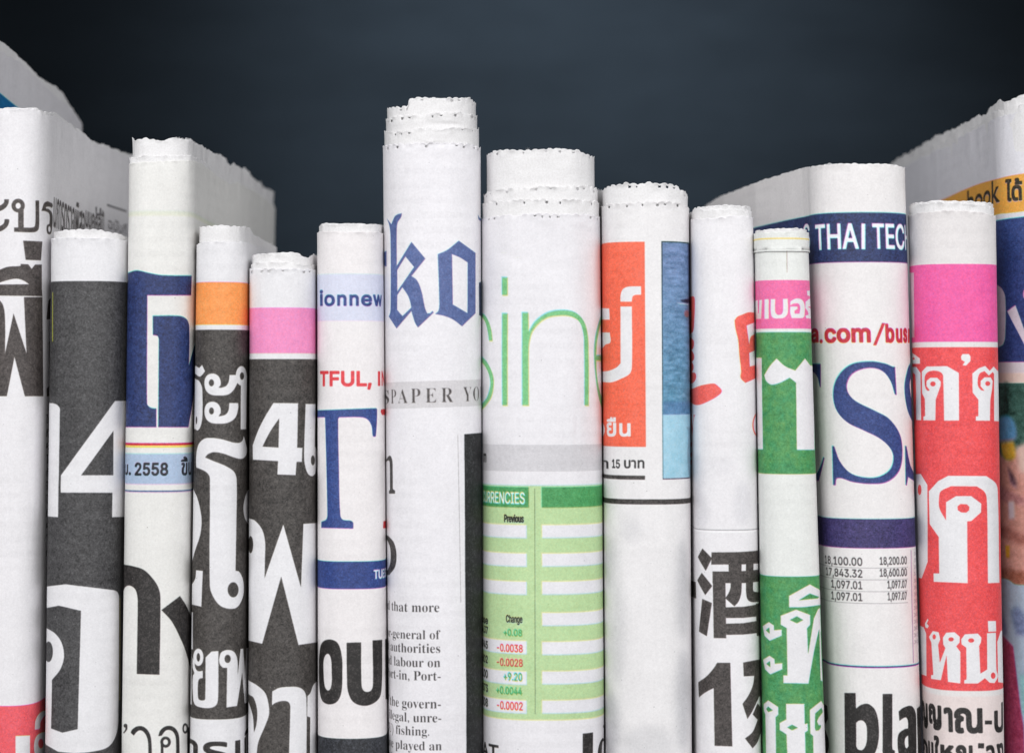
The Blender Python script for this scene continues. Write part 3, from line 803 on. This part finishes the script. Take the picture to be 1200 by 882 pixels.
for ch, a, b, y0, y1 in (('S', 449, 455.5, 457, 473), ('P', 458, 464, 456.5, 472.3), ('A', 466, 477.6, 455.5, 472), ('P', 481.5, 492.6, 455.3, 471.8), ('E', 498.6, 511.4, 454.8, 471.2), ('R', 517.2, 531.2, 454.4, 470.8), ('Y', 543, 552.6, 453.4, 469.8), ('O', 554.5, 561.5, 453, 469.3), ('U', 563, 568, 453, 469)):
    s.text(serif(ch), G, a, b, y0, y1, grow=-0.26)
s.frame(445, 430, 5.692)
s.poly((88, 84, 84), '20,625 46,612 60,592~ 74,592~ 86,625~ 88,680~ 88,812 103,822 103,842 62,842 60,828 68,815 68,660~ 64,625~ 52,622~ 20,650')
s.frame(440, 500, 4.286)
s.poly((88, 84, 84), '40,545 62,545 92,580~ 105,640~ 98,700~ 68,742 40,742', '40,562 60,570 71,600~ 75,640~ 71,690~ 60,718 40,722')
s.poly((150, 146, 148), '412.5,40 414.5,40 430,880 428,880')
s.frame(0, 0, 1)
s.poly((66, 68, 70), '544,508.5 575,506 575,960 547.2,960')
bt = (84, 80, 82)
for t, x1, y0, y1, ref in (('stated that more', 514.8, 707.5, 717.8, 'th'), ('rector-general of', 516, 739, 749.3, 'lf'), ('said authorities', 515.8, 755.5, 765.5, 'th'), ('forced labour on', 516, 771.5, 782, 'lb'), ('the Port-in, Port-', 516.3, 787, 797.6, 'Pt'),
                          ('of the govern-', 516.6, 820, 830.3, 'th'), ('the illegal, unre-', 517, 836, 846.5, 'l'), ('(IUU) fishing.', 503, 852, 862.5, 'fU'), ('have played an', 517.6, 869, 879.3, 'hl'), ('important role in', 518, 885, 895, 'th')):
    s.text(serif(t), bt, None, x1, y0, y1, grow=-0.12, aspect=0.93, ref=serif(ref[:1] if ref != 'fU' else 'U'), tilt=0.012)
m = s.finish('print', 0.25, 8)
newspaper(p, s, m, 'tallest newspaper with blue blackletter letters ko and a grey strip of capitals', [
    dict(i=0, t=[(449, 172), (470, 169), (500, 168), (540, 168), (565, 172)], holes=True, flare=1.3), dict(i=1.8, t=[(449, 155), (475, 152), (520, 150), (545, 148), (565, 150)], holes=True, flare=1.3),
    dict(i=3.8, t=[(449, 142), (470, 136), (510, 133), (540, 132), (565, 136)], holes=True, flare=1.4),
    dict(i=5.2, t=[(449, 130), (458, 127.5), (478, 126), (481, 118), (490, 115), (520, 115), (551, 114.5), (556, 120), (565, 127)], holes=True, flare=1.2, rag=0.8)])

# 9 - thick paper, thin green letters and a currency table
p = paper(9, (564.6, 704.0), (565.6, 708.3), y0=-1, rd=54, dents=[(-28, 138, 16, 3.5, 1.6), (-45, 146, 12, 3, 1.2), (12, 128, 20, 3, 0.7), (40, -60, 3, 30, 0.5)])
s = Sheet(p, (230, 228, 232))
GR = (122, 196, 132)
s.frame(560, 310, 4.9)
s.poly(GR, '138,72 171,72 171,177 138,177'); s.poly(GR, '140,279 172,279 172,809 142,809')
s.poly(GR, '254,274 291,274 292,385 330,325~ 400,275~ 485,260~ 560,275~ 610,325~ 632,400~ 637,480~ 637,809 613,809 612,480~ 608,400~ 585,330~ 540,300~ 475,293~ 390,310~ 320,375~ 296,450~ 292,520 293,809 255,809')
s.poly(GR, '-30,262 12,276 40,290~ 65,330~ 80,380~ 87,438 67,438 58,380~ 40,325~ 12,292 -30,285')
s.poly(GR, '-30,505 12,520 55,560~ 85,620~ 94,680~ 80,760~ 50,805~ 25,828 -30,850 -30,830 20,800 55,760~ 74,690~ 66,630~ 40,580~ 12,552 -30,540')
s.poly(GR, '760,330 712,290 690,350~ 673,430~ 668,530~ 675,640~ 690,740~ 715,830 760,900 760,870 712,760 695,700~ 683,620~ 681,552 760,552 760,520 681,520 686,440~ 700,370~ 712,330 760,350')
s.frame(0, 0, 1)
s.band(520.8, 552, (207, 205, 209))
s.text('m', (80, 78, 80), None, 570.2, 531, 541.5, grow=0.6, font='grotesque', aspect=0.8)
LG = (184, 213, 158)
s.band(568.2, 843, LG)
HG = (76, 162, 94)
s.band(570.6, 594.6, HG, x1=620.0); s.band(570.6, 594.6, HG, x0=635.0)
PW = (228, 227, 232)
for y in (614.2, 647.5, 680.5, 750, 785.8, 819.6): s.band(y, y + 15.8, PW, x1=617.2)
for y in (614.2, 647.5, 680.5, 717, 751, 785.5, 819.6): s.band(y, y + 15.5, PW, x0=635.0)
s.poly((120, 140, 105), '626.2,572 627.0,572 627.6,836 626.8,836')
s.text('CURRENCIES', (236, 240, 236), None, 615.2, 576.2, 590.3, grow=0.25, aspect=0.56, font='grotesque')
s.text('Previous', (66, 70, 58), 591, 614, 602.2, 611.8, grow=0.45, font='grotesque')
s.text('Change', (66, 70, 58), 593, 612.3, 720, 731.5, grow=0.3, font='grotesque'); s.text('Close', (66, 70, 58), 560, 572, 720, 729, grow=0.4, font='grotesque')
ng, nr_ = (62, 166, 92), (226, 78, 70)
for i, (t, c, x0, y0, y1) in enumerate((('+0.08', ng, 590.5, 736.7, 745.3), ('-0.0038', nr_, 582, 753.5, 763), ('-0.0028', nr_, 582, 770.4, 779.8), ('+9.20', ng, 590.5, 787.5, 797.3), ('+0.0044', ng, 582, 804.3, 813.6), ('-0.0002', nr_, 582, 820.8, 830.8))):
    s.text(t, c, x0, 612.3, y0, y1, grow=0.3, font='grotesque')
    s.text(['34.37', '1.0945', '0.6802', '30.00', '0.7873', '1.2308'][i], (64, 68, 60), None, 571.8, y0 - 3, y1 - 3, grow=0.4, font='grotesque', aspect=0.85)
s.text('AT', (74, 70, 69), 566, 584, 875, 893, grow=0.6, front=True); s.text(serif('1'), (74, 70, 70), 683, 695, 858, 897); s.text(serif('d'), (74, 70, 70), 701, 713, 850, 897)
m = s.finish('print', 0.75, 9, mott=0.025)
newspaper(p, s, m, 'thickest newspaper with thin green lower-case letters above a green striped currency table', [
    dict(i=0, t=[(564, 255), (580, 252), (635, 250.5), (690, 251), (706, 255)], holes=True, flare=0.8, jag=1.0), dict(i=1.0, t=[(564, 240), (580, 236), (635, 234), (690, 235), (706, 240)], holes=True, flare=1.4),
    dict(i=2.6, t=[(564, 228), (580, 222), (635, 218), (690, 219), (706, 224)], flare=1.5, holes=True),
    dict(i=6.2, t=[(564, 186), (575, 179), (590, 175.5), (630, 174.5), (655, 173.5), (680, 177), (694, 183), (706, 188)], holes=True, rag=0.6, flare=1.1)])

# 10 - orange block and blue picture
p = paper(10, (704.5, 808.2), (708.3, 811.0), y0=2)
s = Sheet(p, (230, 228, 229))
OR = (240, 104, 76)
s.band(282.8, 522.8, OR, x1=756.0)
s.frame(695, 270, 5.88)
s.poly(WHT, '188,488 190,440~ 205,402~ 235,386~ 270,382 330,382 330,440 290,442~ 272,452~ 266,488')
s.poly(WHT, '40,530 112,535 115,612 40,610'); s.poly(WHT, '40,698 115,700 118,770~ 85,783~ 62,810 40,815')
s.frame(0, 0, 1)
s.poly(WHT, '727,358.6 740.3,358.6 740.4,428~ 738,437~ 728,443~ 715,447.5~ 700,446 700,434.5 712,434~ 722,430~ 727,425')
s.letters(WHT, ('ยื', 710.5, 721.8, 488, 511), ('น', 725.4, 738.8, 495, 511), ('ง', 704.6, 708.3, 495, 511), grow=0.8)
s.letters((72, 70, 72), ('คา', 705.5, 712.5, 539, 548.6), ('บาท', 731, 755, 538.5, 548.6), grow=0.45); s.text('15', (72, 70, 72), 716.6, 726.2, 538, 548.4, grow=0.35, font='grotesque')
s.band(557.0, 561.6, (84, 78, 77), x1=755.8)
s.band(584.6, 590.6, (84, 78, 77))
s.band(282.6, 561.4, (58, 64, 82), x0=775.6); s.band(283.8, 560.2, (108, 134, 176), x0=776.8)
for i in range(40):
    y = 300 + i * 4.6; f = i / 39
    s.band(y, 560.2, (108 - 14 * f, 134 + 16 * f, 176 + 4 * f), x0=776.8, alpha=0.5)
s.noise_tone(284, 485, 776.8, 812, 0.15, (9, 3), 31, (0.9, 0.8, 0.9))
s.band(470, 485.5, (76, 112, 166), x0=776.8, alpha=0.5, soft=1.5)
s.frame(695, 270, 5.88)
s.poly((46, 58, 98), '600,480 640,472~ 690,470 690,500 625,495~', soft=0.4); s.poly((200, 215, 225), '575,498 690,508 690,515 600,507', soft=0.3)
s.poly((150, 110, 120), 'o 648 575 18 24', soft=0.6); s.poly((50, 60, 100), '655,90 700,90 700,900 668,900 660,500', soft=1.5, alpha=0.6)
s.frame(0, 0, 1)
s.band(485.5, 560.2, (160, 204, 224), x0=776.8)
s.noise_tone(486, 560, 776.8, 812, 0.09, (6, 7), 33, (1, 0.6, 0.5))
s.poly((110, 130, 150), '804,500 807,505~ 806,535~ 808,560 815,560 815,500', alpha=0.5, soft=1.0)
for cx, cy, rx, ry, a in ((716, 660, 8, 30, .12), (724, 740, 9, 60, .10), (800, 690, 7, 60, .16), (800, 820, 8, 60, .2), (716, 850, 10, 40, .22), (760, 870, 30, 20, .10), (740, 620, 12, 14, .08)):
    s.poly((120, 122, 130), f'o {cx} {cy} {rx} {ry}', alpha=min(a * 1.5, 0.3), soft=6)
m = s.finish('print', 0.35, 10)
newspaper(p, s, m, 'newspaper with an orange panel, a blue sea picture and blank smudged paper below', [
    dict(i=0, t=[(704, 243), (715, 239), (760, 237), (795, 238), (808, 244)], holes=True, flare=1.4), dict(i=1.6, t=[(704, 225), (712, 219.5), (735, 216.5), (780, 215.5), (792, 218), (800, 224), (808, 232)], holes=True, flare=1.3),
    dict(i=3.4, t=222, rag=0.8)])

# 11 - white paper with red brush marks and dark Chinese characters
p = paper(11, (808.8, 883.5), (814.8, 892.0), y0=0, deep=230)
s = Sheet(p, (231, 229, 232))
RB = (234, 96, 88)
s.frame(800, 340, 5.88)
s.poly(RB, '30,42 48,44 75,42~ 82,80~ 78,200~ 70,280~ 52,298 45,320 72,342~ 76,372~ 70,400 56,408 76,440~ 76,472~ 60,490 72,512~ 72,540~ 60,563 88,570~ 92,605~ 72,632~ 48,645 30,645', '46,130 55,140 55,190 47,225')
s.poly(RB, '30,690 50,682 100,662~ 150,648~ 215,640~ 245,660~ 268,692~ 240,725~ 180,760~ 120,785~ 80,785~ 50,765 30,760')
s.poly(RB, '355,205 375,180~ 410,165~ 450,150~ 492,152 515,148 515,600 497,605 430,635 397,600~ 400,555~ 388,440~ 380,340~ 362,265~', '437,240 492,218 515,215 515,298 492,300 465,320~ 455,372', '455,428 495,412 515,408 515,512 495,515 460,522')
s.frame(0, 0, 1)
s.text(serif('W'), (232, 110, 104), 805, 815.5, 485, 509, grow=-0.5); s.text('C', (232, 110, 104), 881.5, 891, 484, 510, grow=-0.4)
for y in (520, 532, 541): s.poly((232, 120, 110), f'o 809.5 {y} 0.9 3')
s.band(620.2, 621.4, (150, 148, 152)); s.band(621.4, 623.5, (243, 242, 244))
for cx, cy, rx, ry, a in ((818, 560, 6, 30, .16), (822, 600, 8, 20, .12), (870, 590, 10, 26, .10), (845, 545, 14, 10, .06), (818, 780, 3, 60, .1)):
    s.poly((120, 122, 134), f'o {cx} {cy} {rx} {ry}', alpha=a, soft=4)
K5 = (90, 83, 81)
s.frame(805, 630, 6.78)
for t in ('125,82 198,160 150,260 87,150', '120,275 200,380 145,452 82,335', '122,482 197,515 158,778 95,740', '195,113 380,112 470,107 570,98 600,96 600,198 570,200 470,208 400,210 192,210',
          '332,200 435,200 435,275 332,275', '470,200 530,196 530,270 470,275', '203,265 400,266 570,250 600,248 600,343 570,345 470,356 400,358 203,358', '203,265 305,265 312,795 212,793',
          '347,350 437,350 432,440~ 410,505~ 378,542 305,478 335,430~ 347,390~', '470,350 528,345 530,418~ 552,428~ 600,424 600,500 570,505 520,508~ 485,490~ 472,440~',
          '300,550 450,545 570,525 600,522 600,617 570,620 450,633 312,635', '305,680 450,675 570,655 600,650 600,748 570,752 450,765 312,768', '550,520 600,515 600,775 556,775', '20,338 40,340 68,348 72,478 40,465 20,460'):
    s.poly(K5, t)
s.frame(805, 752, 6.78)
s.poly(K5, '88,318 150,275~ 205,215~ 240,162 345,163 360,825 220,820 212,362 150,395~ 95,437')
s.poly(K5, '447,160 580,135 620,130 620,430 575,430 565,455~ 520,545~ 480,608 442,488 490,420~ 525,340~ 537,265 452,270')
s.poly(K5, '562,485 585,515 620,520 620,725 585,725 560,790~ 520,840 460,762 520,710~ 562,615 522,572')
s.frame(0, 0, 1)
m = s.finish('print', 0.45, 11)
newspaper(p, s, m, 'white newspaper with red brush strokes and dark Chinese wine character over a numeral 1', [
    dict(i=0, t=[(808, 259), (815, 255), (860, 253), (884, 257)], jag=1.2), dict(i=1.3, t=[(808, 250), (815, 246), (860, 245), (884, 249)], jag=1.0), dict(i=2.4, t=[(808, 252), (813, 246), (822, 242.5), (850, 241), (880, 241.5), (884, 248)], rag=0.7)])

# 12 - rolled green and pink paper
p = paper(12, (883.8, 948.2), (892.8, 966.3), y0=-14, roll=True, rd=30)
s = Sheet(p, (228, 230, 227))
G1 = (80, 158, 94)
s.band(278.2, 279.8, (240, 214, 120)); s.band(327.6, 384.4, (238, 110, 166)); s.band(389.0, 555.2, G1)
s.poly((170, 150, 140), '921.6,294 922.4,294 922.6,319 921.9,319')
s.frame(875, 260, 6.3)
for t in ('45,578 78,576 80,670 88,672 92,574 112,572 106,712 66,715 45,700', '130,568 160,566 160,712 130,713', '175,567 208,566 208,655~ 222,680~ 252,680~ 265,655~ 265,565 300,564 300,670~ 275,703~ 230,710~ 190,703~ 176,670~',
          '320,585 350,566~ 385,562~ 415,580~ 428,625~ 425,695 410,707 330,707 318,665~ 320,622 372,622 372,640~ 352,652~ 352,674 388,674 393,625~ 380,600~ 345,600~ 320,612', '435,585 460,566 490,560 490,615 450,625 490,640 490,712 440,708 432,690 458,680 450,655 432,632', '445,505 490,500 490,550 450,540'):
    s.poly(WHT, t)
s.frame(875, 400, 5.19)
s.poly(WHT, '40,98 93,98 100,655 40,655')
s.poly(WHT, '182,103 235,150~ 295,176 355,103 388,145 410,147 415,658 305,658 300,250 262,220 205,250~ 150,262~ 120,240~ 108,205 140,150~')
s.frame(0, 0, 1)
s.band(675.2, 960, G1)
s.frame(880, 660, 6.3)
s.poly(WHT, '437,152 503,190 530,205 530,303 503,305 400,320~ 282,322 282,237', '437,220 503,245 490,256 353,270')
s.poly(WHT, '85,460 135,430 170,455 172,490 228,485 228,530 140,568 100,530', '110,490 138,470 140,515'); s.poly(WHT, '88,708 138,678 174,703 176,738 232,733 232,778 144,816 104,778', '114,738 142,718 144,763')
s.poly(WHT, '503,480 512,480 528,868 514,860'); 
s.frame(0, 0, 1)
s.poly(WHT, '933.2,713.7 949.8,720 949.8,731.5 946,735.5 947.3,766 954,724 958.5,713 961,711.5 962,740 959.4,737 954.7,760 947.8,800.4 918,799.8 918,790.7 922.9,790.7 922,735.4 915,731.4 915,720.8', '925.7,725.9 934,721.6 941.6,725.9 934,729.8')
s.frame(880, 760, 7.23)
s.poly(WHT, '105,465 150,432 232,490 232,555 210,575 215,980 130,980 122,550 108,520', '130,505 150,485 188,518 150,532')
s.poly(WHT, '298,463 455,463 458,635 482,628 484,690 460,705 466,980 312,980 302,722 245,685 243,625 300,595', '308,663 350,640 400,665 350,688')
s.poly(WHT, '500,515 592,437 612,470 630,470 640,980 530,980 528,735 505,715', '545,545 595,495 608,530 575,575 560,610 575,645 590,640 592,660 575,685 550,690 543,665')
s.frame(0, 0, 1)
s.noise_tone(389, 555, 883, 966, 0.10, (5, 6), 41, (1.0, 0.25, -0.2)); s.noise_tone(676, 900, 885, 975, 0.10, (5, 6), 43, (1.0, 0.25, -0.2))
m = s.finish('print', 0.45, 12, mott=0.025)
newspaper(p, s, m, 'narrow rolled newspaper, pink band over green with white Thai letters', [
    dict(i=0, t=283, jag=0.5, rag=0.2, flare=0.3), dict(i=-1.1, t=271.5, bottom=293.5, jag=0.9, rag=0.6, flare=0.6, printed=True),
    dict(i=1.6, t=[(883, 270.5), (890, 269), (915, 267.5), (940, 267.5), (949, 271)], rag=0.9)], fill=4)

# 13 - wide paper with blue S
p = paper(13, (945.0, 1063.6), (965.0, 1079.3), y0=8, deep=540, rd=44, n=2.25,
          lflank=[(44, 0), (60, -3), (110, -18), (213, -41), (361, -63), (540, -70)])
s = Sheet(p, (231, 228, 228))
N3 = (48, 66, 124)
s.band(249.0, 307.0, N3)
s.text('THA', (238, 240, 246), 955, 1006.0, 261.8, 292.2, grow=0.85, font='grotesque'); s.poly((238, 240, 246), '1009.2,262 1013.8,262 1013.8,292.3 1009.2,292.3'); s.text('TECH', (238, 240, 246), 1022, 1063.2, 261.8, 292.4, grow=0.85, font='grotesque'); s.text('S', (238, 240, 246), 941, 948.6, 262.2, 292.2, grow=0.8, font='grotesque')
s.letters((200, 44, 60), ('a', 950, 958.8, 384, 401.3), ('com', 966, 1020, 383.6, 401.3), ('b', 1037, 1047.6, 378.5, 401.3), ('u', 1049.3, 1057.2, 384, 401.3), ('s', 1058, 1063.2, 383.6, 401.3), grow=1.25, font='grotesque')
s.poly((208, 52, 66), 'o 962 399.3 2.0 2.3'); s.poly((208, 52, 66), '1033,378 1036.8,378 1026.5,404 1022.7,404'); s.poly((208, 52, 66), '1064.2,384.5 1066.2,384.5 1066.2,401 1064.2,401')
NB = (54, 75, 142)
s.frame(940, 400, 4.413)
s.poly(NB, '488,275 480,130 470,131~ 430,115~ 350,103~ 250,120~ 185,180~ 160,260~ 175,350~ 230,415~ 320,460~ 400,500~ 455,550~ 472,600~ 455,660~ 400,697~ 330,703~ 250,680~ 195,620~ 165,540 155,540 160,742 172,742 182,706~ 260,725~ 350,735~ 440,725~ 500,670~ 518,580~ 505,480~ 450,400~ 380,360~ 280,310~ 240,270~ 231,220~ 262,165~ 340,137~ 410,150~ 455,200~ 480,275')
s.poly(NB, '600,95 560,115~ 540,170~ 530,240~ 545,350~ 578,430 610,450 610,370 580,335~ 562,270~ 560,200~ 600,130'); s.poly(NB, '532,540 540,540 560,640~ 580,682 610,690 610,720 578,720 548,700 541,742 535,742')
s.poly(NB, '20,115 95,115 95,235 90,235 75,180~ 45,150~ 20,150'); s.poly(NB, '108,598 115,600 85,718 65,722 20,722 20,705 65,700 90,650~')
s.frame(0, 0, 1)
s.band(607.8, 642.0, (72, 62, 124))
ti = (88, 84, 86)
for i, (a, b, x0, x2) in enumerate((('18,100.00', '18,200.00', 966.6, 1031), ('17,843.32', '18,600.00', 968, 1031), ('1,097.01', '1,097.07', 974.3, 1040), ('1,097.01', '1,097.07', 974.3, 1040.3))):
    y = (652.2, 666, 679.8, 693.6)[i]
    s.text(a, ti, x0 - 0.3, 1010.3, y, y + 11.6, grow=0.18, font='grotesque'); s.text(b, ti, x2, 1062.8, y - 0.3, y + 11.0, grow=0.18, font='grotesque')
    s.band(y + 12.6, y + 13.2, (160, 156, 160), x1=1064)
s.poly((150, 120, 165), '1067.2,644 1067.9,644 1071,776 1070.3,776')
for i in range(14): s.text('30,1', (178, 172, 182), 1071.3, 1078, 648 + i * 8, 653 + i * 8, grow=0.1, front=True)
s.band(780.0, 781.9, (62, 60, 138))
K6 = (72, 67, 67)
s.frame(920, 680, 4.286)
s.poly(K6, '298,562 354,562 356,640 385,620~ 420,618~ 455,655~ 470,740~ 465,820~ 440,880~ 400,905~ 355,880 352,893 300,893', '357,712 368,702~ 388,700~ 406,720~ 411,770~ 406,820~ 388,848~ 366,845~ 357,830')
s.poly(K6, '489,567 538,567 538,800 540,845~ 552,852 552,893 520,897~ 492,870~ 489,820')
s.poly(K6, '570,655 595,636~ 635,628~ 655,655~ 660,700~ 660,893 628,893 625,870 600,893~ 578,885~ 566,830~ 570,770~ 598,745~ 618,740 616,700~ 605,685~ 574,702', '618,775 604,790~ 602,820~ 610,840~ 620,830')
s.poly(K6, '664,640 690,622 700,620 700,893 668,893'); s.poly(K6, '170,600 205,625 210,628 214,690 200,720 195,700 180,690 185,720~ 205,760~ 218,810~ 212,860~ 190,895 160,895')
s.frame(0, 0, 1)
m = s.finish('print', 0.6, 13)
newspaper(p, s, m, 'newspaper with a navy title strip, large blue serif S and small price table', [
    dict(i=0, t=[(820, 247), (830, 241), (850, 229), (885, 216.5), (920, 204), (945, 197.5), (970, 193.5), (1000, 192.5), (1045, 193), (1064, 197)], rag=0.5, jag=1.2, flare=0.6, crumple=0.4),
    dict(i=1.4, t=[(820, 247.5), (830, 241.5), (850, 229.5), (885, 217), (920, 204), (945, 197), (970, 193), (1000, 191.8), (1045, 192.5), (1064, 197)], rag=0.5, jag=1.2)])

# 14 - pink and red paper
p = paper(14, (1065.2, 1168.0), (1081.0, 1176.5), y0=-2, roll=True, rd=44)
s = Sheet(p, (226, 222, 222))
s.band(308.8, 399.8, (236, 92, 162)); s.band(406.2, 808.6, (232, 78, 82)); s.band(808.6, 815, (226, 222, 222))
s.band(815, 960, (228, 214, 212), soft=1)
s.poly((222, 200, 212), '1062,319 1070.5,319 1071.2,395 1064,395')
s.frame(1060, 390, 7.35)
for t in (('500,178 555,178 570,200 568,240 530,278 500,275 520,245 490,228 486,200',),
          ('147,330 190,285 365,282 468,340 470,750 340,752 332,400~ 325,350~ 285,325~ 220,325~ 180,355~ 172,420~ 182,475~ 200,495 216,490 188,455 188,410 220,382 280,382 312,415 310,450 268,570 265,750 162,748 162,715 177,712 175,565 150,515', 'o 243 435 23 21'),
          ('585,345 640,300 695,280 732,322 765,285 795,320 820,330 820,757 770,755 768,350 757,333 725,364 690,325 650,345~ 633,390~ 636,455~ 660,488 690,495 657,455 657,410 690,378 740,378 757,410 752,480 738,570 735,752 615,752 615,715 637,712 637,570 587,510', 'o 716 432 20 20'),
          ('30,290 100,290 135,340 142,748 98,745 90,360~ 65,335 30,335',), ('30,165 65,168 130,215 132,262 30,262', 'o 76 218 8 10')):
    s.poly(WHT, *t)
s.frame(1060, 540, 5.883)
s.poly(WHT, '168,205 230,135 300,98 565,100 630,150~ 645,210~ 658,835 575,838 568,260~ 553,210~ 500,172 320,170 250,205~ 238,240~ 240,320~ 285,405 285,280 355,238 460,238 530,290 528,350 460,410 432,412 435,838 200,828 198,770 238,770 235,520 172,430', '365,310 385,293 430,295 447,312 445,335 425,352 390,350 367,335')
s.poly(WHT, '50,88 110,85 158,160 158,690 115,805 50,785', 'o 102 195 13 35')
s.frame(1060, 710, 5.125)
for t in (('120,100 138,70 142,80 132,100 145,115 135,130 122,122',), ('60,110 90,110 112,122 128,160 130,415 98,405 60,400',),
          ('145,180 170,145 205,152 215,195 202,228 212,335 245,248 232,225 230,185 250,155 300,152 332,180 330,215 310,237 335,270 335,460 260,450 252,290 218,440 158,432 158,410 172,408 160,215', 'o 178 180 10 15', 'o 279 195 16 12'),
          ('340,195 362,165 440,160 462,185 458,215 448,235 455,400 480,385 496,375 495,158 550,155 552,375~ 560,420~ 540,458 510,455 482,428 440,460 358,460 358,440 372,435 370,245 342,225', 'o 400 202 18 13', 'o 532 413 14 19'),
          ('500,85 550,85 552,148 503,150',), ('558,210 580,145 610,140 610,460 562,452',)):
    s.poly(WHT, *t)
s.frame(0, 0, 1)
s.letters(K6, ('ญ', 1080.3, 1087, 822, 852), ('ญ', 1088, 1103.5, 824.5, 854.5), ('า', 1106, 1116.5, 828, 857), ('ณ', 1118, 1151.5, 828.5, 859), ('ป', 1165, 1175.5, 823, 858), grow=1.7); s.poly(K6, '1154,843.5 1162.5,843.5 1162.5,848 1154,848')
s.letters(K6, ('ก', 1081, 1087, 866, 890), ('บ', 1087.5, 1094, 868, 892), ('ใ', 1094.5, 1101, 861, 894), ('ห', 1102, 1118, 872, 896), ('ญ', 1120, 1140, 872, 900), ('อ', 1155, 1166, 872, 896), ('ง', 1168, 1176, 870, 893), grow=1.5); s.poly(K6, '1146,870 1153,870 1153,876 1146,876')
s.noise_tone(816, 882, 1080, 1178, 0.02, (1.5, 1.5), 51)
m = s.finish('print', 0.35, 14, mott=0.025)
newspaper(p, s, m, 'newspaper with a magenta band and white Thai letters on bright red', [
    dict(i=0, t=[(1064, 253), (1075, 249), (1110, 247), (1150, 248), (1168, 253)], jag=1.2, rag=0.6), dict(i=1.8, t=[(1064, 243), (1075, 240), (1110, 237.5), (1155, 240), (1168, 246)], rag=0.8),
    dict(i=2.8, t=[(1064, 242), (1073, 238), (1090, 237), (1110, 235.5), (1150, 236.5), (1163, 241), (1168, 247)], rag=0.9)])

# 15 - tall paper at the right edge, seen along its side
p = paper(15, (1163.5, 1296.0), (1171.5, 1306), y0=64, rd=56, n=2.0, deep=860, wavy=2.5)
s = Sheet(p, (224, 223, 229)); s.zt = 420.0; s.H = int((s.zt - s.zb) * s.R); s.C = np.empty((s.H, s.W, 3), np.float32); s.C[:] = s.paper
s.frame(1100, 190, 6.78)
s.poly((232, 168, 72), '-60,330 0,305 60,280~ 200,215~ 330,165~ 460,130~ 560,105~ 678,85~ 760,72 760,368 678,385~ 560,400~ 460,412~ 300,470~ 0,560')
s.frame(0, 0, 1)
s.text('book', (84, 74, 58), 1133, 1171.0, 216.5, 243.5, grow=0.9, ref='k'); s.text('ได้', (84, 74, 58), 1177.5, None, 210, 237, grow=1.1, aspect=0.85)
s.poly((50, 74, 142), '1120,272 1168,258.6~ 1200,254~ 1215,252 1215,424 1168,424.3 1120,424')
s.poly((238, 222, 210), '1120,436 1215,436 1215,449 1120,449', soft=0.8)
s.frame(1150, 310, 6.3)
s.poly((214, 209, 222), '60,130 115,150 150,180~ 175,245~ 175,520~ 158,590~ 120,612 60,620'); s.poly((222, 216, 226), '190,345 250,300 330,520 420,700 420,800 330,620'); s.poly((214, 150, 190), 'o 320 220 14 34')
s.frame(0, 0, 1)
s.poly((62, 114, 102), '1120,449 1215,449 1215,540 1120,540'); s.poly((44, 88, 78), '1176,449 1182,449 1180,500 1174,500', soft=3.0)
s.poly((214, 164, 150), '1120,536 1168,528 1182,538~ 1192,526~ 1215,520 1215,700 1120,690', soft=2.5)
s.poly((98, 168, 216), '1168,494 1174,487~ 1184,488~ 1190,498~ 1190,514~ 1180,518~ 1168,516', soft=2.0); s.poly((222, 188, 62), '1172,518 1188,516 1190,534~ 1180,538~ 1174,532', soft=2.0)
s.poly((228, 206, 192), '1190,524 1210,516 1210,556 1194,552', soft=3.0); s.poly((122, 92, 106), '1180,545 1190,560 1192,572 1184,566', soft=2.0)
s.poly((186, 136, 136), '1168,566 1186,576 1200,582 1200,592 1180,588 1168,584', soft=2.5); s.poly((218, 214, 222), '1181,587 1188,586 1189,606 1182,608', soft=1.8)
s.poly((176, 120, 108), '1168,612 1215,634 1215,646 1168,626', soft=3.0); s.poly((226, 178, 54), '1177.5,638 1182.5,638 1182.5,652 1178.5,652', soft=0.8)
s.poly((170, 110, 88), '1168,664 1215,672 1215,688 1168,680', soft=3.0)
s.poly((176, 202, 222), '1120,672 1168,676 1180,678~ 1190,684~ 1215,684 1215,960 1200,960 1190,800 1187,758 1120,735', soft=0.8)
s.poly((120, 142, 182), '1184,716 1192,710~ 1204,726 1204,744 1190,744', soft=3.0); s.poly((132, 154, 192), '1168,724 1176,722 1180,742 1168,744', soft=3.0)
s.poly((186, 70, 108), '1120,732 1174,743 1187,757 1192,800 1199,850 1203,960 1120,960', soft=0.8)
s.poly((160, 52, 92), '1168,760 1176,770 1180,900 1168,900', soft=3.0); s.poly((150, 206, 210), '1194,790 1204,790 1208,840 1198,836', soft=2.0)
s.noise_tone(450, 900, 1165, 1210, 0.08, (5, 4), 61)
m = s.finish('print', 0.5, 15, mott=0.025)
newspaper(p, s, m, 'tall newspaper at the right edge, orange strip and navy panel along its side', [
    dict(i=0, t=[(1040, 207), (1050, 201), (1070, 191), (1100, 176), (1115, 172), (1122, 163), (1145, 152), (1170, 139), (1200, 129), (1300, 120)], rag=1.0, crumple=1.5, jag=1.0),
    dict(i=1.0, t=[(1040, 203), (1070, 186), (1096, 170), (1112, 165), (1120, 157), (1145, 147), (1158, 138), (1170, 131), (1200, 121), (1300, 112)], rag=1.3, crumple=1.9, jag=0.9),
    dict(i=2.4, t=[(1040, 198), (1050, 190), (1062, 184), (1072, 178), (1088, 166), (1100, 161), (1112, 154), (1125, 149), (1130, 147), (1142, 140), (1158, 134.5), (1162, 126), (1172, 120), (1185, 118), (1200, 111), (1300, 104)], rag=1.8, crumple=2.2, jag=1.0)], fill=4)
